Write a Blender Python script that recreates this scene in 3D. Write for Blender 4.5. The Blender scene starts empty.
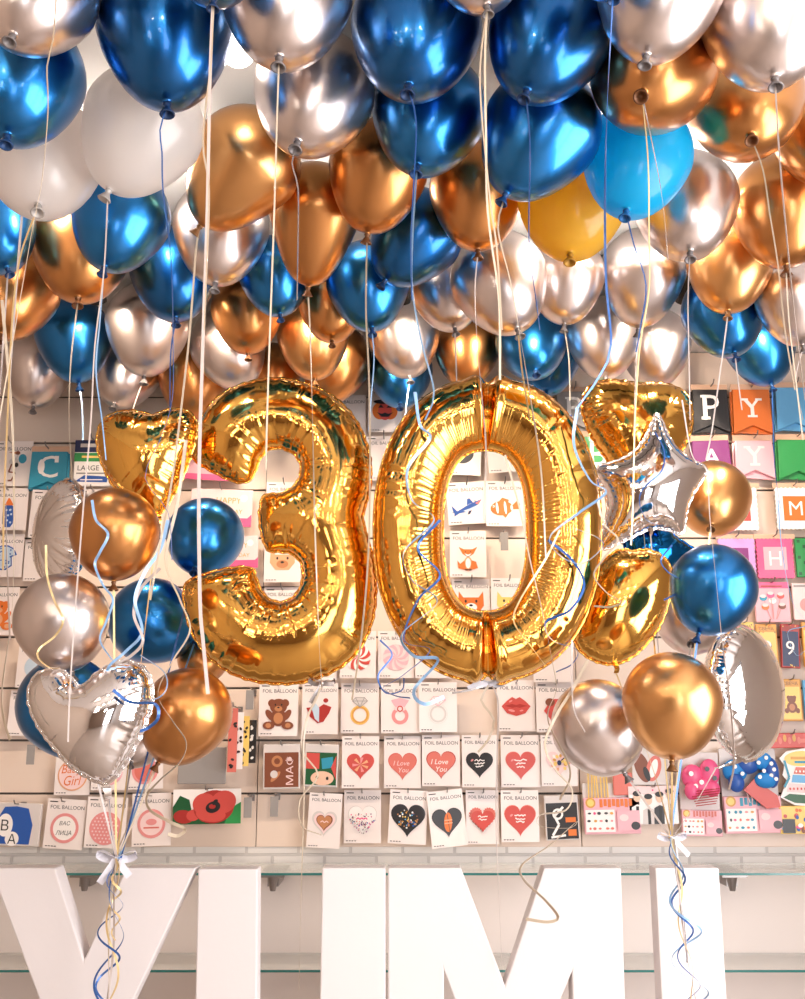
import bpy, bmesh, math, random
import numpy as np
from mathutils import Vector, Matrix, geometry

random.seed(7)
SC = bpy.context.scene
COL = SC.collection
PI = math.pi

# ------------------------------------------------------------------ camera
F_PX, CX, CY = 1030.0, 402.5, 499.5
PITCH = math.radians(12.3)
CAM = Vector((0.0, 0.0, 1.4))
UP = Vector((0, -math.sin(PITCH), math.cos(PITCH)))
FW = Vector((0, math.cos(PITCH), math.sin(PITCH)))
CEIL = 2.95
WALL = 4.15

def ray(x, y):
    return Vector((1, 0, 0)) * ((x - CX) / F_PX) + UP * ((CY - y) / F_PX) + FW

def at(x, y, d):
    """point of the place seen at photo pixel (x, y), d metres in front of the camera along the floor"""
    r = ray(x, y)
    return CAM + r * (d / r.y)

def px(d, y):
    """metres per photo pixel at distance d and height y"""
    return (d / ray(CX, y).y) / F_PX

cd = bpy.data.cameras.new('camera')
cd.sensor_fit = 'VERTICAL'
cd.sensor_height = 36.0
cd.lens = 36.0 * F_PX / 999.0
cd.clip_start = 0.05
co = bpy.data.objects.new('camera', cd)
COL.objects.link(co)
co.location = CAM
co.rotation_euler = (math.radians(90) + PITCH, 0, 0)
SC.camera = co

# ------------------------------------------------------------------ materials
MATS = {}
def lin(c):
    return tuple((v / 12.92 if v <= 0.04045 else ((v + 0.055) / 1.055) ** 2.4) for v in c)

def mat(name, col, rough=0.5, metal=0.0, coat=0.0, srgb=False, emit=0.0, trans=0.0, spec=0.5, sheen=0.0):
    if name in MATS:
        return MATS[name]
    m = bpy.data.materials.new(name)
    m.use_nodes = True
    b = m.node_tree.nodes['Principled BSDF']
    c = lin(col) if srgb else col
    b.inputs['Base Color'].default_value = (*c, 1)
    b.inputs['Roughness'].default_value = rough
    b.inputs['Metallic'].default_value = metal
    b.inputs['Coat Weight'].default_value = coat
    b.inputs['Coat Roughness'].default_value = 0.05
    b.inputs['Specular IOR Level'].default_value = spec
    if emit:
        b.inputs['Emission Color'].default_value = (*c, 1)
        b.inputs['Emission Strength'].default_value = emit
    if trans:
        nt = m.node_tree
        t = nt.nodes.new('ShaderNodeBsdfTranslucent')
        t.inputs['Color'].default_value = (*c, 1)
        mx = nt.nodes.new('ShaderNodeMixShader')
        mx.inputs[0].default_value = trans
        out = nt.nodes['Material Output']
        nt.links.new(b.outputs[0], mx.inputs[1])
        nt.links.new(t.outputs[0], mx.inputs[2])
        nt.links.new(mx.outputs[0], out.inputs['Surface'])
    MATS[name] = m
    return m

def add_bump(m, scale, strength, dist=0.01, detail=2.0, stretch=None):
    nt = m.node_tree
    b = nt.nodes['Principled BSDF']
    tc = nt.nodes.new('ShaderNodeTexCoord')
    mp = nt.nodes.new('ShaderNodeMapping')
    if stretch:
        mp.inputs['Scale'].default_value = stretch
    n = nt.nodes.new('ShaderNodeTexNoise')
    n.inputs['Scale'].default_value = scale
    n.inputs['Detail'].default_value = detail
    bp = nt.nodes.new('ShaderNodeBump')
    bp.inputs['Strength'].default_value = strength
    bp.inputs['Distance'].default_value = dist
    nt.links.new(tc.outputs['Object'], mp.inputs[0])
    nt.links.new(mp.outputs[0], n.inputs['Vector'])
    nt.links.new(n.outputs['Fac'], bp.inputs['Height'])
    nt.links.new(bp.outputs[0], b.inputs['Normal'])
    return m

LATEX = {
    'blue':   mat('chrome blue latex', (0.020, 0.185, 0.50), 0.28, 1.0, 0.35),
    'navy':   mat('deep chrome blue latex', (0.013, 0.125, 0.38), 0.28, 1.0, 0.35),
    'copper': mat('chrome copper latex', (0.60, 0.268, 0.085), 0.29, 1.0, 0.3),
    'amber':  mat('chrome amber gold latex', (0.72, 0.37, 0.135), 0.29, 1.0, 0.3),
    'silver': mat('chrome silver latex', (0.72, 0.635, 0.605), 0.29, 1.0, 0.3),
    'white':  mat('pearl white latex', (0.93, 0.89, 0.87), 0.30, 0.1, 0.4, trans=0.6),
    'cyan':   mat('backlit blue latex', (0.012, 0.58, 0.93), 0.28, 0.0, 0.5, trans=0.6),  # blue latex lit from behind, the glow put into its colour
    'yellow': mat('backlit gold latex', (0.90, 0.57, 0.07), 0.26, 0.0, 0.5, trans=0.6),  # gold latex with lamplight shining through, brightness carried by the base colour
}
GOLD = add_bump(mat('gold foil', (0.86, 0.47, 0.105), 0.10, 1.0), 9, 0.10, 0.02, 2, (1, 1, 1))
FSILVER = add_bump(mat('silver foil', (0.90, 0.87, 0.86), 0.07, 1.0), 6, 0.05, 0.02, 1)
FBLUE = add_bump(mat('blue foil', (0.01, 0.15, 0.45), 0.10, 1.0), 9, 0.2, 0.02, 2)
RIB = {
    'cream': mat('cream curling ribbon', (0.56, 0.46, 0.345), 0.35, 0.0, 0.3),
    'white': mat('white curling ribbon', (0.54, 0.46, 0.425), 0.35, 0.0, 0.3),
    'gold':  mat('pale gold curling ribbon', (0.80, 0.60, 0.30), 0.28, 0.5, 0.2),
    'blue':  mat('blue curling ribbon', (0.035, 0.13, 0.42), 0.3, 0.3, 0.4),
    'sky':   mat('light blue curling ribbon', (0.28, 0.48, 0.75), 0.3, 0.2, 0.4),
    'grey':  mat('silver curling ribbon', (0.55, 0.52, 0.52), 0.25, 0.7, 0.2),
    'satin': mat('white satin ribbon', (0.80, 0.80, 0.88), 0.4, 0.1, 0.2),
}
def pal(name, rgb, rough=0.55, coat=0.0):
    """printed colours, named in plain words, given as sRGB"""
    return mat(name, rgb, rough, 0.0, coat, srgb=True)
INK = {k: pal('print ' + k, v, 0.45, 0.15) for k, v in {
    'white': (.97, .95, .94), 'black': (.11, .10, .11), 'dark': (.20, .20, .22), 'red': (.80, .30, .27), 'coral': (.85, .45, .40),
    'rose': (.90, .58, .58), 'pink': (.93, .70, .74), 'palepink': (.95, .83, .83), 'hotpink': (.90, .35, .55), 'orange': (.88, .45, .16),
    'gold': (.85, .62, .28), 'yellow': (.96, .82, .45), 'brown': (.50, .27, .17), 'tan': (.75, .50, .33), 'blue': (.12, .33, .66), 'navy': (.08, .14, .32),
    'sky': (.38, .68, .88), 'teal': (.16, .58, .70), 'green': (.16, .58, .30), 'darkgreen': (.05, .33, .17), 'purple': (.52, .18, .47),
    'lilac': (.84, .62, .86), 'grey': (.60, .58, .57), 'lightgrey': (.84, .81, .80), 'crimson': (.66, .17, .15), 'skin': (.92, .76, .66),
    'paleblue': (.75, .83, .90), 'peach': (.90, .66, .50)}.items()}
CARD = pal('white glossy card', (.945, .905, .895), 0.35, 0.25)
KRAFT = pal('beige header card', (.86, .70, .59), 0.6)
METAL = mat('grey wire metal', (0.33, 0.31, 0.30), 0.35, 1.0)
BLACKM = mat('black lamp housing', (0.012, 0.012, 0.013), 0.4)

# ------------------------------------------------------------------ object helpers
def link(o, parent=None, P=None):
    COL.objects.link(o)
    if parent is not None:
        o.parent = parent
        if P is not None:
            o.matrix_parent_inverse = P.inverted()
    return o

def tag(o, label, cat, group=None):
    o['label'] = label
    o['category'] = cat
    if group:
        o['group'] = group
    return o

def structure(o):
    o['kind'] = 'structure'
    return o

def mesh_of(name, verts, faces, mats, smooth=False, fmat=None):
    me = bpy.data.meshes.new(name)
    me.from_pydata([tuple(v) for v in verts], [], faces)
    for m in (mats if isinstance(mats, (list, tuple)) else [mats]):
        me.materials.append(m)
    if fmat is not None:
        me.polygons.foreach_set('material_index', fmat)
    if smooth:
        me.polygons.foreach_set('use_smooth', [True] * len(me.polygons))
    me.update()
    return me

def obj(name, me, parent=None, P=None):
    return link(bpy.data.objects.new(name, me), parent, P)

def empty(name, loc=(0, 0, 0), label=None, cat=None, group=None, M=None):
    o = bpy.data.objects.new(name, None)
    o.empty_display_size = 0.05
    COL.objects.link(o)
    if M is not None:
        o.matrix_world = M
    else:
        o.location = loc
    if label:
        tag(o, label, cat, group)
    return o

def T(v):
    return Matrix.Translation(v)

def box(x0, x1, y0, y1, z0, z1):
    v = [(x0, y0, z0), (x1, y0, z0), (x1, y1, z0), (x0, y1, z0), (x0, y0, z1), (x1, y0, z1), (x1, y1, z1), (x0, y1, z1)]
    f = [(0, 3, 2, 1), (4, 5, 6, 7), (0, 1, 5, 4), (1, 2, 6, 5), (2, 3, 7, 6), (3, 0, 4, 7)]
    return v, f

class MB:
    """collects shapes into one mesh"""
    def __init__(s):
        s.v, s.f, s.mi, s.m = [], [], [], []
    def slot(s, m):
        if m not in s.m:
            s.m.append(m)
        return s.m.index(m)
    def add(s, v, f, m):
        k = len(s.v)
        i = s.slot(m)
        s.v += [tuple(p) for p in v]
        s.f += [tuple(a + k for a in q) for q in f]
        s.mi += [i] * len(f)
        return s
    def box(s, x0, x1, y0, y1, z0, z1, m):
        return s.add(*box(x0, x1, y0, y1, z0, z1), m)
    def cyl(s, a, b, r, m, n=12, r2=None):
        a, b = Vector(a), Vector(b)
        r2 = r if r2 is None else r2
        w = (b - a).normalized()
        u = w.orthogonal().normalized()
        t = w.cross(u)
        v, f = [], []
        for c, rr in ((a, r), (b, r2)):
            for i in range(n):
                g = 2 * PI * i / n
                v.append(c + (u * math.cos(g) + t * math.sin(g)) * rr)
        for i in range(n):
            j = (i + 1) % n
            f.append((i, j, n + j, n + i))
        f.append(tuple(range(n))[::-1])
        f.append(tuple(range(n, 2 * n)))
        return s.add(v, f, m)
    def ell(s, c, r, m, nu=20, nv=12, rot=None):
        v, f = [], []
        for j in range(nv + 1):
            th = PI * j / nv
            for i in range(nu):
                g = 2 * PI * i / nu
                p = Vector((math.sin(th) * math.cos(g) * r[0], math.sin(th) * math.sin(g) * r[1], math.cos(th) * r[2]))
                if rot is not None:
                    p = rot @ p
                v.append(Vector(c) + p)
        for j in range(nv):
            for i in range(nu):
                k = (i + 1) % nu
                f.append((j * nu + i, (j + 1) * nu + i, (j + 1) * nu + k, j * nu + k))
        return s.add(v, f, m)
    def prism(s, pts, y0, y1, m):
        """outline in x,z extruded from y0 (front) to y1"""
        n = len(pts)
        v = [(p[0], y0, p[1]) for p in pts] + [(p[0], y1, p[1]) for p in pts]
        area = sum(pts[i][0] * pts[(i + 1) % n][1] - pts[(i + 1) % n][0] * pts[i][1] for i in range(n))
        front = tuple(range(n))
        f = [front if area > 0 else front[::-1], tuple(n + i for i in (front[::-1] if area > 0 else front))]
        for i in range(n):
            j = (i + 1) % n
            q = (i, n + i, n + j, j)
            f.append(q if area > 0 else q[::-1])
        return s.add(v, f, m)
    def build(s, name, parent=None, P=None, smooth=False, bevel=0.0):
        me = mesh_of(name, s.v, s.f, s.m, smooth, s.mi)
        o = obj(name, me, parent, P)
        if bevel:
            md = o.modifiers.new('edge', 'BEVEL')
            md.width = bevel
            md.segments = 2
            md.limit_method = 'ANGLE'
        return o

# ------------------------------------------------------------------ ribbons
def smooth_path(pts, step):
    """Catmull-Rom through the points, resampled every step metres"""
    if len(pts) == 2:
        pts = [pts[0], pts[0].lerp(pts[1], .5), pts[1]]
    P = [pts[0] * 2 - pts[1]] + list(pts) + [pts[-1] * 2 - pts[-2]]
    out = []
    for i in range(1, len(P) - 2):
        a, b, c, d = P[i - 1:i + 3]
        n = max(2, int((c - b).length / step))
        for k in range(n):
            t = k / n
            out.append(0.5 * ((2 * b) + (c - a) * t + (2 * a - 5 * b + 4 * c - d) * t * t + (3 * b - a - 3 * c + d) * t ** 3))
    out.append(pts[-1].copy())
    return out

def ribbon_mesh(pts, width, m, twist=0.0, phase=0.0, thick=0.0006, step=0.02, face=None):
    path = smooth_path(pts, step)
    v, f = [], []
    n = len(path)
    L = 0.0
    for i, p in enumerate(path):
        t = (path[min(i + 1, n - 1)] - path[max(i - 1, 0)])
        if t.length < 1e-9:
            t = Vector((0, 0, -1))
        t.normalize()
        if i:
            L += (p - path[i - 1]).length
        nrm = Vector(face) if face is not None else Vector((0, -1, 0.15))
        w = t.cross(nrm)
        if w.length < 1e-4:
            w = Vector((1, 0, 0))
        w.normalize()
        nn = w.cross(t).normalized()
        a = phase + twist * L
        ww = w * math.cos(a) + nn * math.sin(a)
        n2 = nn * math.cos(a) - w * math.sin(a)
        for sx, sy in ((-1, -1), (1, -1), (1, 1), (-1, 1)):
            v.append(p + ww * (sx * width / 2) + n2 * (sy * thick / 2))
    for i in range(n - 1):
        for k in range(4):
            j = (k + 1) % 4
            f.append((i * 4 + k, i * 4 + j, i * 4 + 4 + j, i * 4 + 4 + k))
    f.append((0, 3, 2, 1))
    f.append((n * 4 - 4, n * 4 - 3, n * 4 - 2, n * 4 - 1))
    return mesh_of('ribbon', v, f, m)
# ------------------------------------------------------------------ latex balloons
def balloon_profile(el, point):
    """radius/height pairs of a balloon of radius 1, top to neck"""
    out = []
    for i in range(15):
        th = PI / 2 * i / 14
        out.append((math.sin(th), math.cos(th) * 1.02))
    for i in range(1, 19):
        u = i / 18
        r = math.cos(u * PI / 2)
        r = r * (1 - point * math.sin(u * PI))
        z = -el * math.sin(u * PI / 2)
        if u > 0.93:
            z -= 0.02 * (u - 0.93) / 0.07
        out.append((max(r, 0.045), z))
    return out

BODY, KNOT = {}, {}
KNOTM = {k: mat('knotted rubber ' + k, c, 0.45, 0.3) for k, c in {'blue': (.01, .05, .16), 'navy': (.006, .03, .10), 'copper': (.16, .06, .02), 'amber': (.20, .09, .03),
         'silver': (.20, .18, .18), 'white': (.45, .42, .40), 'cyan': (.01, .12, .35), 'yellow': (.40, .20, .02)}.items()}
def balloon_mesh(colour, el, point):
    k = (colour, el, point)
    if k in BODY:
        return BODY[k]
    pr = balloon_profile(el, point)
    n = 40
    v, f = [(0, 0, pr[0][1])], []
    for r, z in pr[1:]:
        for i in range(n):
            g = 2 * PI * i / n
            v.append((r * math.cos(g), r * math.sin(g), z))
    for i in range(n):
        f.append((0, 1 + i, 1 + (i + 1) % n))
    for j in range(len(pr) - 2):
        for i in range(n):
            k2 = (i + 1) % n
            f.append((1 + j * n + i, 1 + (j + 1) * n + i, 1 + (j + 1) * n + k2, 1 + j * n + k2))
    f.append(tuple(1 + (len(pr) - 2) * n + i for i in range(n)))
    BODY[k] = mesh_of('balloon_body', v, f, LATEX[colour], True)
    BODY[k].polygons[len(f) - 1].use_smooth = False
    return BODY[k]

def knot_mesh(colour, el):
    k = (colour, el)
    if k in KNOT:
        return KNOT[k]
    z0 = -el - 0.02
    pr = [(0.035, z0 + .03), (0.05, z0 - .01), (0.062, z0 - 0.035), (0.04, z0 - 0.06), (0.05, z0 - 0.09), (0.085, z0 - 0.15), (0.105, z0 - 0.18),
          (0.115, z0 - 0.195), (0.105, z0 - 0.21), (0.085, z0 - 0.20), (0.05, z0 - 0.14), (0.02, z0 - 0.10)]
    n = 16
    v, f = [], []
    for r, z in pr:
        for i in range(n):
            g = 2 * PI * i / n
            v.append((r * math.cos(g), r * math.sin(g), z))
    for j in range(len(pr) - 1):
        for i in range(n):
            k2 = (i + 1) % n
            f.append((j * n + i, (j + 1) * n + i, (j + 1) * n + k2, j * n + k2))
    f.append(tuple(range(n)))
    f.append(tuple((len(pr) - 1) * n + i for i in range(n))[::-1])
    KNOT[k] = mesh_of('knot', v, f, KNOTM[colour], True)
    return KNOT[k]

def orient(axis_down):
    """rotation that turns local -Z to axis_down"""
    return Vector((0, 0, -1)).rotation_difference(axis_down).to_matrix().to_4x4()

BALL = []          # centre, radius of every latex balloon, for lamps and checks
def latex_balloon(centre, R, axis, colour, label, group, ribbons=(), el=1.2, point=0.10):
    """ribbons: (colour, width in metres, [points], twist)"""
    M = T(centre) @ orient(axis) @ Matrix.Diagonal((R, R, R, 1))
    e = empty('latex_balloon', label=label, cat='balloon', group=group, M=M)
    obj('balloon_body', balloon_mesh(colour, el, point), e)
    ko = obj('knot', knot_mesh(colour, el), e)
    kn = centre + axis * (R * (el + 0.07))
    for rc, w, pts, tw in ribbons:
        me = ribbon_mesh([kn] + pts, w, RIB[rc], tw, random.uniform(-.5, .5))
        obj('ribbon', me, ko, M)
    BALL.append((centre.copy(), R))
    return e, kn

# (x, y, half width in photo pixels, knot x, knot y, colour, label, ribbons as (colour, width px, [pixels]))
CEILING = [
 (36,-10,62, 12,37,'silver','silver chrome balloon cut off by the upper left corner of the photo',[]),
 (20,76,64, 7,138,'blue','blue chrome balloon below the silver one in the upper left corner',[('white',1.6,[(-3,146),(-8,200)])]),
 (165,32,67, 167,106,'navy','large dark blue balloon hanging above the round pearl white balloon',[('blue',1.6,[(160,130),(162,152),(163,190),(171,260),(173,340),(172,400),(160,440),(145,478),(168,512),(172,560)])]),
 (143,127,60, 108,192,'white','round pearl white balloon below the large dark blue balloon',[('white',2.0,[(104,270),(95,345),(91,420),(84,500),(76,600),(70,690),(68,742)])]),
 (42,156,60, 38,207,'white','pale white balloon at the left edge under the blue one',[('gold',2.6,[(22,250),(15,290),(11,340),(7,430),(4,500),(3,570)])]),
 (286,-6,67, 279,60,'silver','silver chrome balloon at the top edge left of the dark blue pair',[('cream',2.4,[(277,120),(274,220),(270,330),(267,420),(266,470)])]),
 (416,30,66, 408,88,'navy','large dark blue balloon at the top, upper one of the central blue pair',[('blue',1.6,[(416,120),(414,180),(411,240),(412,300)])]),
 (314,92,61, 297,144,'silver','silver chrome balloon mirroring blue beside the central blue pair',[('grey',1.8,[(292,163),(298,188),(298,240),(297,300)])]),
 (429,112,58, 417,168,'blue','blue chrome balloon, lower one of the central pair',[('sky',2.4,[(413,230),(412,285),(421,340),(434,392),(425,420)])]),
 (549,36,62, 526,93,'navy','dark blue balloon at the top right of the hanging cream ribbons',[('blue',1.6,[(530,150),(529,240),(536,300),(540,330)])]),
 (541,131,60, 505,196,'blue','bright blue balloon with its knot at the lower left, above the yellow gold one',[('cream',2.4,[(498,228),(510,280),(519,330),(529,390),(541,470),(546,560)])]),
 (660,-12,64, 646,58,'silver','silver balloon at the top edge above the brown copper one',[]),
 (653,70,64, 642,94,'copper','large brown copper balloon showing its knot, above the light blue balloon',[('gold',2.2,[(648,160),(649,230),(649,290),(640,345),(635,420),(633,500),(631,545)]),('grey',1.6,[(661,190),(668,260)])]),
 (768,16,66, 775,80,'silver','silver balloon cut off by the upper right corner of the photo',[('white',2.2,[(779,150),(786,230),(795,320),(805,400)])]),
 (746,104,57, 751,137,'copper','copper balloon showing its knot below the silver upper right corner balloon',[('cream',1.8,[(763,170),(770,215),(778,265),(785,330),(795,390)])]),
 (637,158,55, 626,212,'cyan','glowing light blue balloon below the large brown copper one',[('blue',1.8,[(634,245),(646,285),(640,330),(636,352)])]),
 (246,163,55, 198,229,'amber','orange gold balloon right of the round pearl white one',[('cream',2.8,[(196,250),(193,290),(189,340),(181,410),(172,480),(160,545),(150,600)])]),
 (315,211,47, 308,289,'copper','copper balloon with downward point just below the silver and blue reflecting balloon',[('cream',2.2,[(310,330),(312,400),(314,490),(316,560),(319,640),(322,690)])]),
 (378,171,50, 367,236,'copper','copper balloon tucked under the left of the central blue pair',[('cream',2.4,[(366,310),(369,380),(370,470),(368,560),(361,640),(352,700)])]),
 (478,191,49, 478,252,'copper','copper balloon tucked under the right of the central blue pair',[('white',2.0,[(475,290),(477,340),(482,400),(486,450),(484,520)])]),
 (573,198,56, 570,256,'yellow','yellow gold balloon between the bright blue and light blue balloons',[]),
 (686,204,52, 690,254,'silver','silver balloon right below the glowing light blue one',[('white',1.6,[(688,300),(689,360),(690,420)])]),
 (783,206,52, 786,268,'copper','copper balloon at the right edge above the white topped silver one',[('cream',2.0,[(789,320),(797,390),(803,440)])]),
 (818,138,42, 830,180,'copper','orange copper balloon cut by the right edge of the photo',[]),
 (-10,224,45, 8,270,'blue','blue balloon cut by the left edge under the pale white one',[('white',2.6,[(4,330),(-2,420)])]),
 (82,247,50, 78,300,'copper','dark copper balloon left of the bright blue one at the left',[('cream',2.0,[(71,360),(69,420),(72,480)])]),
 (121,217,49, 104,269,'blue','bright blue balloon just below the round pearl white one',[('sky',2.0,[(100,320),(96,370),(102,420),(106,460)])]),
 (221,229,48, 215,285,'silver','silver balloon partly behind the orange gold balloon on the left',[]),
 (174,271,44, 176,320,'navy','dark blue balloon between the bright blue and the silver ones on the left',[('blue',2.0,[(171,350),(170,400),(171,440)])]),
 (14,290,45, 0,336,'copper','copper balloon at the left edge behind the hanging white ribbons',[]),
 (74,336,38, 79,385,'blue','blue balloon with a white highlight on top, beside a black ceiling lamp',[('sky',2.2,[(82,405),(83,440)])]),
 (37,367,35, 33,408,'silver','silver balloon lowest at the left, above the dark wall groove',[]),
 (148,325,42, 144,378,'silver','silver balloon below the dark blue one, left of the gold heart',[('white',1.8,[(136,400),(131,416)])]),
 (127,371,34, 114,405,'silver','small silver balloon above the left gold foil heart',[]),
 (247,311,36, 248,355,'copper','copper balloon overlapping a silver one above the number three',[]),
 (228,346,38, 244,388,'silver','silver balloon just above the top left of the number three',[]),
 (194,377,36, 191,420,'copper','copper balloon behind the left gold heart and the wide pale ribbon',[]),
 (275,273,37, 280,316,'blue','blue balloon with a dark knot below the two orange copper ones',[]),
 (313,337,36, 315,381,'amber','amber balloon with a bright lit top above the number three',[('cream',2.0,[(314,420),(313,460)])]),
 (336,361,36, 325,402,'copper','copper balloon behind the amber one above the number three',[]),
 (332,303,34, 332,342,'copper','shaded copper balloon between two blue ones above the number three',[]),
 (368,283,42, 372,330,'blue','blue balloon hanging in the middle above the number three and nought gap',[('sky',1.8,[(374,360),(371,400),(369,430)])]),
 (417,235,46, 384,282,'navy','dark blue balloon under the central copper pair with its knot at the left',[]),
 (447,288,38, 455,330,'silver','silver balloon mostly hidden by a larger silver one above the nought',[('white',2.0,[(456,360),(457,395)])]),
 (404,336,36, 410,378,'silver','silver balloon with a white lit top above the gap of the digits',[('sky',1.8,[(407,400),(405,425)])]),
 (400,371,33, 400,405,'blue','small blue balloon in the gap between the two digits',[]),
 (467,349,33, 466,388,'copper','copper balloon right above the top seam of the nought',[]),
 (499,280,49, 518,331,'silver','large silver balloon below the yellow gold one, above the nought',[('gold',2.4,[(522,370),(530,420)])]),
 (566,277,39, 564,326,'silver','silver balloon right beneath the yellow gold one',[('cream',2.0,[(569,360),(570,400)])]),
 (643,272,43, 638,331,'silver','large silver balloon below the light blue one',[('white',2.4,[(636,370),(634,440)])]),
 (730,263,43, 728,313,'amber','orange gold balloon right of the silver ones at the right, above two blue ones',[('white',2.0,[(724,345),(719,380),(712,430),(706,460)])]),
 (531,343,36, 536,372,'blue','blue balloon with visible knot above the right shoulder of the nought',[]),
 (548,357,33, 546,396,'navy','dark blue balloon behind another blue one above the nought',[]),
 (604,335,38, 606,379,'silver','silver balloon with a gold reflection above the right gold heart',[('sky',2.2,[(600,392),(580,414),(572,440)])]),
 (655,345,36, 655,389,'silver','pale silver balloon lowest above the right gold heart',[]),
 (723,311,41, 735,355,'blue','blue balloon with a lamp glare above the black letter pack',[('white',1.8,[(738,380),(742,410)])]),
 (760,345,35, 772,386,'blue','lowest blue balloon at the right above the orange letter pack',[('blue',1.8,[(773,420),(775,470),(782,520),(784,560)])]),
 (794,300,38, 803,347,'silver','silver balloon with white lit top at the right edge',[('white',2.2,[(796,380),(803,420)])]),
 (272,372,29, 268,405,'copper','small dark copper balloon low behind the top of the number three',[]),
 (478,-52,56, 487,8,'silver','silver balloon mostly above the frame, holding the long cream ribbons',[('cream',3.4,[(485,60),(486,140),(487,200),(491,240),(499,300),(500,380)]),('cream',2.2,[(480,80),(489,190),(497,250),(502,330)])]),
 (215,-62,58, 213,2,'navy','dark blue balloon above the frame holding the wide pale ribbon',[('white',4.4,[(210,80),(207,220),(203,340),(199,480),(200,600),(203,640),(208,694)]),('cream',1.8,[(211,60),(203,140),(209,190),(206,280),(204,330)])]),
 (606,-70,58, 613,-6,'blue','blue balloon above the frame holding the long blue ribbon',[('blue',3.2,[(607,110),(605,200),(606,280),(611,345),(600,375),(577,408)])]),
 (60,-72,50, 57,-14,'silver','silver balloon above the frame holding a thin cream ribbon at the left',[('cream',1.8,[(53,40),(47,66),(48,110),(42,180),(34,220),(20,300),(6,380),(-4,440)])]),
]

TY = 3.24
LAMPS = [(97, 303, 'black track spotlight between the copper and blue balloons at the left'), (196, 306, 'black track spotlight above the silver balloon over the number three'),
         (300, 303, 'black track spotlight above the amber balloon with the lit top'), (402, 300, 'black track spotlight above the silver balloon over the digit gap'),
         (540, 296, 'black track spotlight hidden over the blue balloons above the nought'), (684, 287, 'black track spotlight left of the orange gold balloon at the right'), (777, 280, 'black track spotlight beside the white topped silver balloon at the right edge')]
GLOBES = [(143, 92, 2.52, 42, 'small ceiling globe lamp behind the round pearl white balloon'), (637, 120, 2.62, 52, 'small ceiling globe lamp behind the glowing light blue balloon'),  # downlights inferred from the bright balloons, made as globes to light the ceiling too
          (574, 150, 2.82, 40, 'small ceiling globe lamp behind the yellow gold balloon'), (40, 110, 2.62, 36, 'small ceiling globe lamp behind the pale white balloon at the left'),
          (345, 140, 2.72, 7, 'added small ceiling globe lamp behind the two central copper balloons'), (237, 75, 2.05, 5, 'added small ceiling globe lamp beside the large dark blue balloon'), (710, 140, 2.72, 8, 'added small ceiling globe lamp behind the right copper balloons')]  # these three added to brighten the ceiling between the balloons
def lamp_points():
    out = []
    for x, y, _ in LAMPS:
        p = at(x, y, TY)
        out += [(Vector((p.x, TY - .03, 2.83)), .055), (Vector((p.x, TY + .03, 2.76)), .05)]
    for x, y, d, *_ in GLOBES:
        p = at(x, y, d)
        out.append((Vector((p.x, d, CEIL - .065)), .052))
    return out
LAMP_P = lamp_points()

def solve_ceiling():
    """every balloon floats up under the ceiling; a nearer one that would cut into its neighbour hangs a little lower and nearer"""
    Z = []
    for x, y, r, kx, ky, *_ in CEILING:
        u = ray(x, y).z
        z = (CEIL - CAM.z) / (u + 1.03 * r / F_PX)
        zw = (WALL - 0.11) / (ray(x, y).y + r / F_PX)
        Z.append(min(z, zw))
    order = sorted(range(len(CEILING)), key=lambda i: -Z[i])
    done = []
    for i in order:
        x, y, r = CEILING[i][:3]
        d0 = ray(x, y)
        z = Z[i]
        for _ in range(60):
            c = CAM + d0 * z
            R = r / F_PX * z
            bad = False
            for j in done:
                cj = CAM + ray(*CEILING[j][:2]) * Z[j]
                Rj = CEILING[j][2] / F_PX * Z[j]
                if (c - cj).length < 0.96 * (R + Rj):
                    bad = True
            for q, rq in LAMP_P:
                if (c - q).length < R * .98 + rq:
                    bad = True
            dy = abs(c.y - TY) - .02
            if dy < R and c.z + math.sqrt(max(0, R * R - max(0, dy) ** 2)) * 1.02 > CEIL - .032:
                bad = True
            if not bad or z < Z[i] * 0.76:
                break
            z *= 0.99
        Z[i] = z
        done.append(i)
    return Z

ZC = solve_ceiling()
for (x, y, r, kx, ky, colr, label, ribs), z in zip(CEILING, ZC):
    c = CAM + ray(x, y) * z
    R = r / F_PX * z
    dk = ray(kx, ky).normalized()
    # the knot sits on the line of sight through its pixel, on the near side when there is a choice
    oc = CAM - c
    el = min(1.62, max(1.26, math.hypot(kx - x, ky - y) / r * 1.0 - 0.10))
    Lk = R * (el + 0.07)
    b = oc.dot(dk)
    disc = b * b - (oc.length_squared - Lk * Lk)
    if disc >= 0:
        t = -b - math.sqrt(disc)
        k1, k2 = CAM + dk * t, CAM + dk * (-b + math.sqrt(disc))
        k = k1
        if abs(disc) > 0 and (k2.z < k1.z):
            k = k2
        k = k1.lerp(k, 0.0)
    else:
        k = CAM + dk * (-b)
    axis = (k - c).normalized()
    rb = []
    for rc, wpx, pts in ribs:
        kd = (c + axis * Lk).y
        rb.append((rc, max(.0030, wpx * px(kd, ky) * .70), [at(a, bb, kd) for a, bb in pts], random.choice((0, 0, 2.0, -2.0, 5.0))))
    latex_balloon(c, R, axis, colr, label, 'balloons floating under the ceiling', rb, round(el, 2), round(min(.17, max(.10, .10 + (el - 1.26) * .3)), 3))
# ------------------------------------------------------------------ foil balloons
def resample(loop, step):
    pts = [np.array(p, float) for p in loop]
    n = len(pts)
    out = []
    for i in range(n):
        a, b = pts[i], pts[(i + 1) % n]
        k = max(1, int(round(np.linalg.norm(b - a) / step)))
        for j in range(k):
            out.append(a + (b - a) * j / k)
    return np.array(out)

def round_loop(loop, it=2):
    """corner cutting, to turn a traced outline into a soft curve"""
    p = np.array(loop, float)
    for _ in range(it):
        q = np.roll(p, -1, axis=0)
        p = np.stack([p * .75 + q * .25, p * .25 + q * .75], 1).reshape(-1, 2)
    return p

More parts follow.
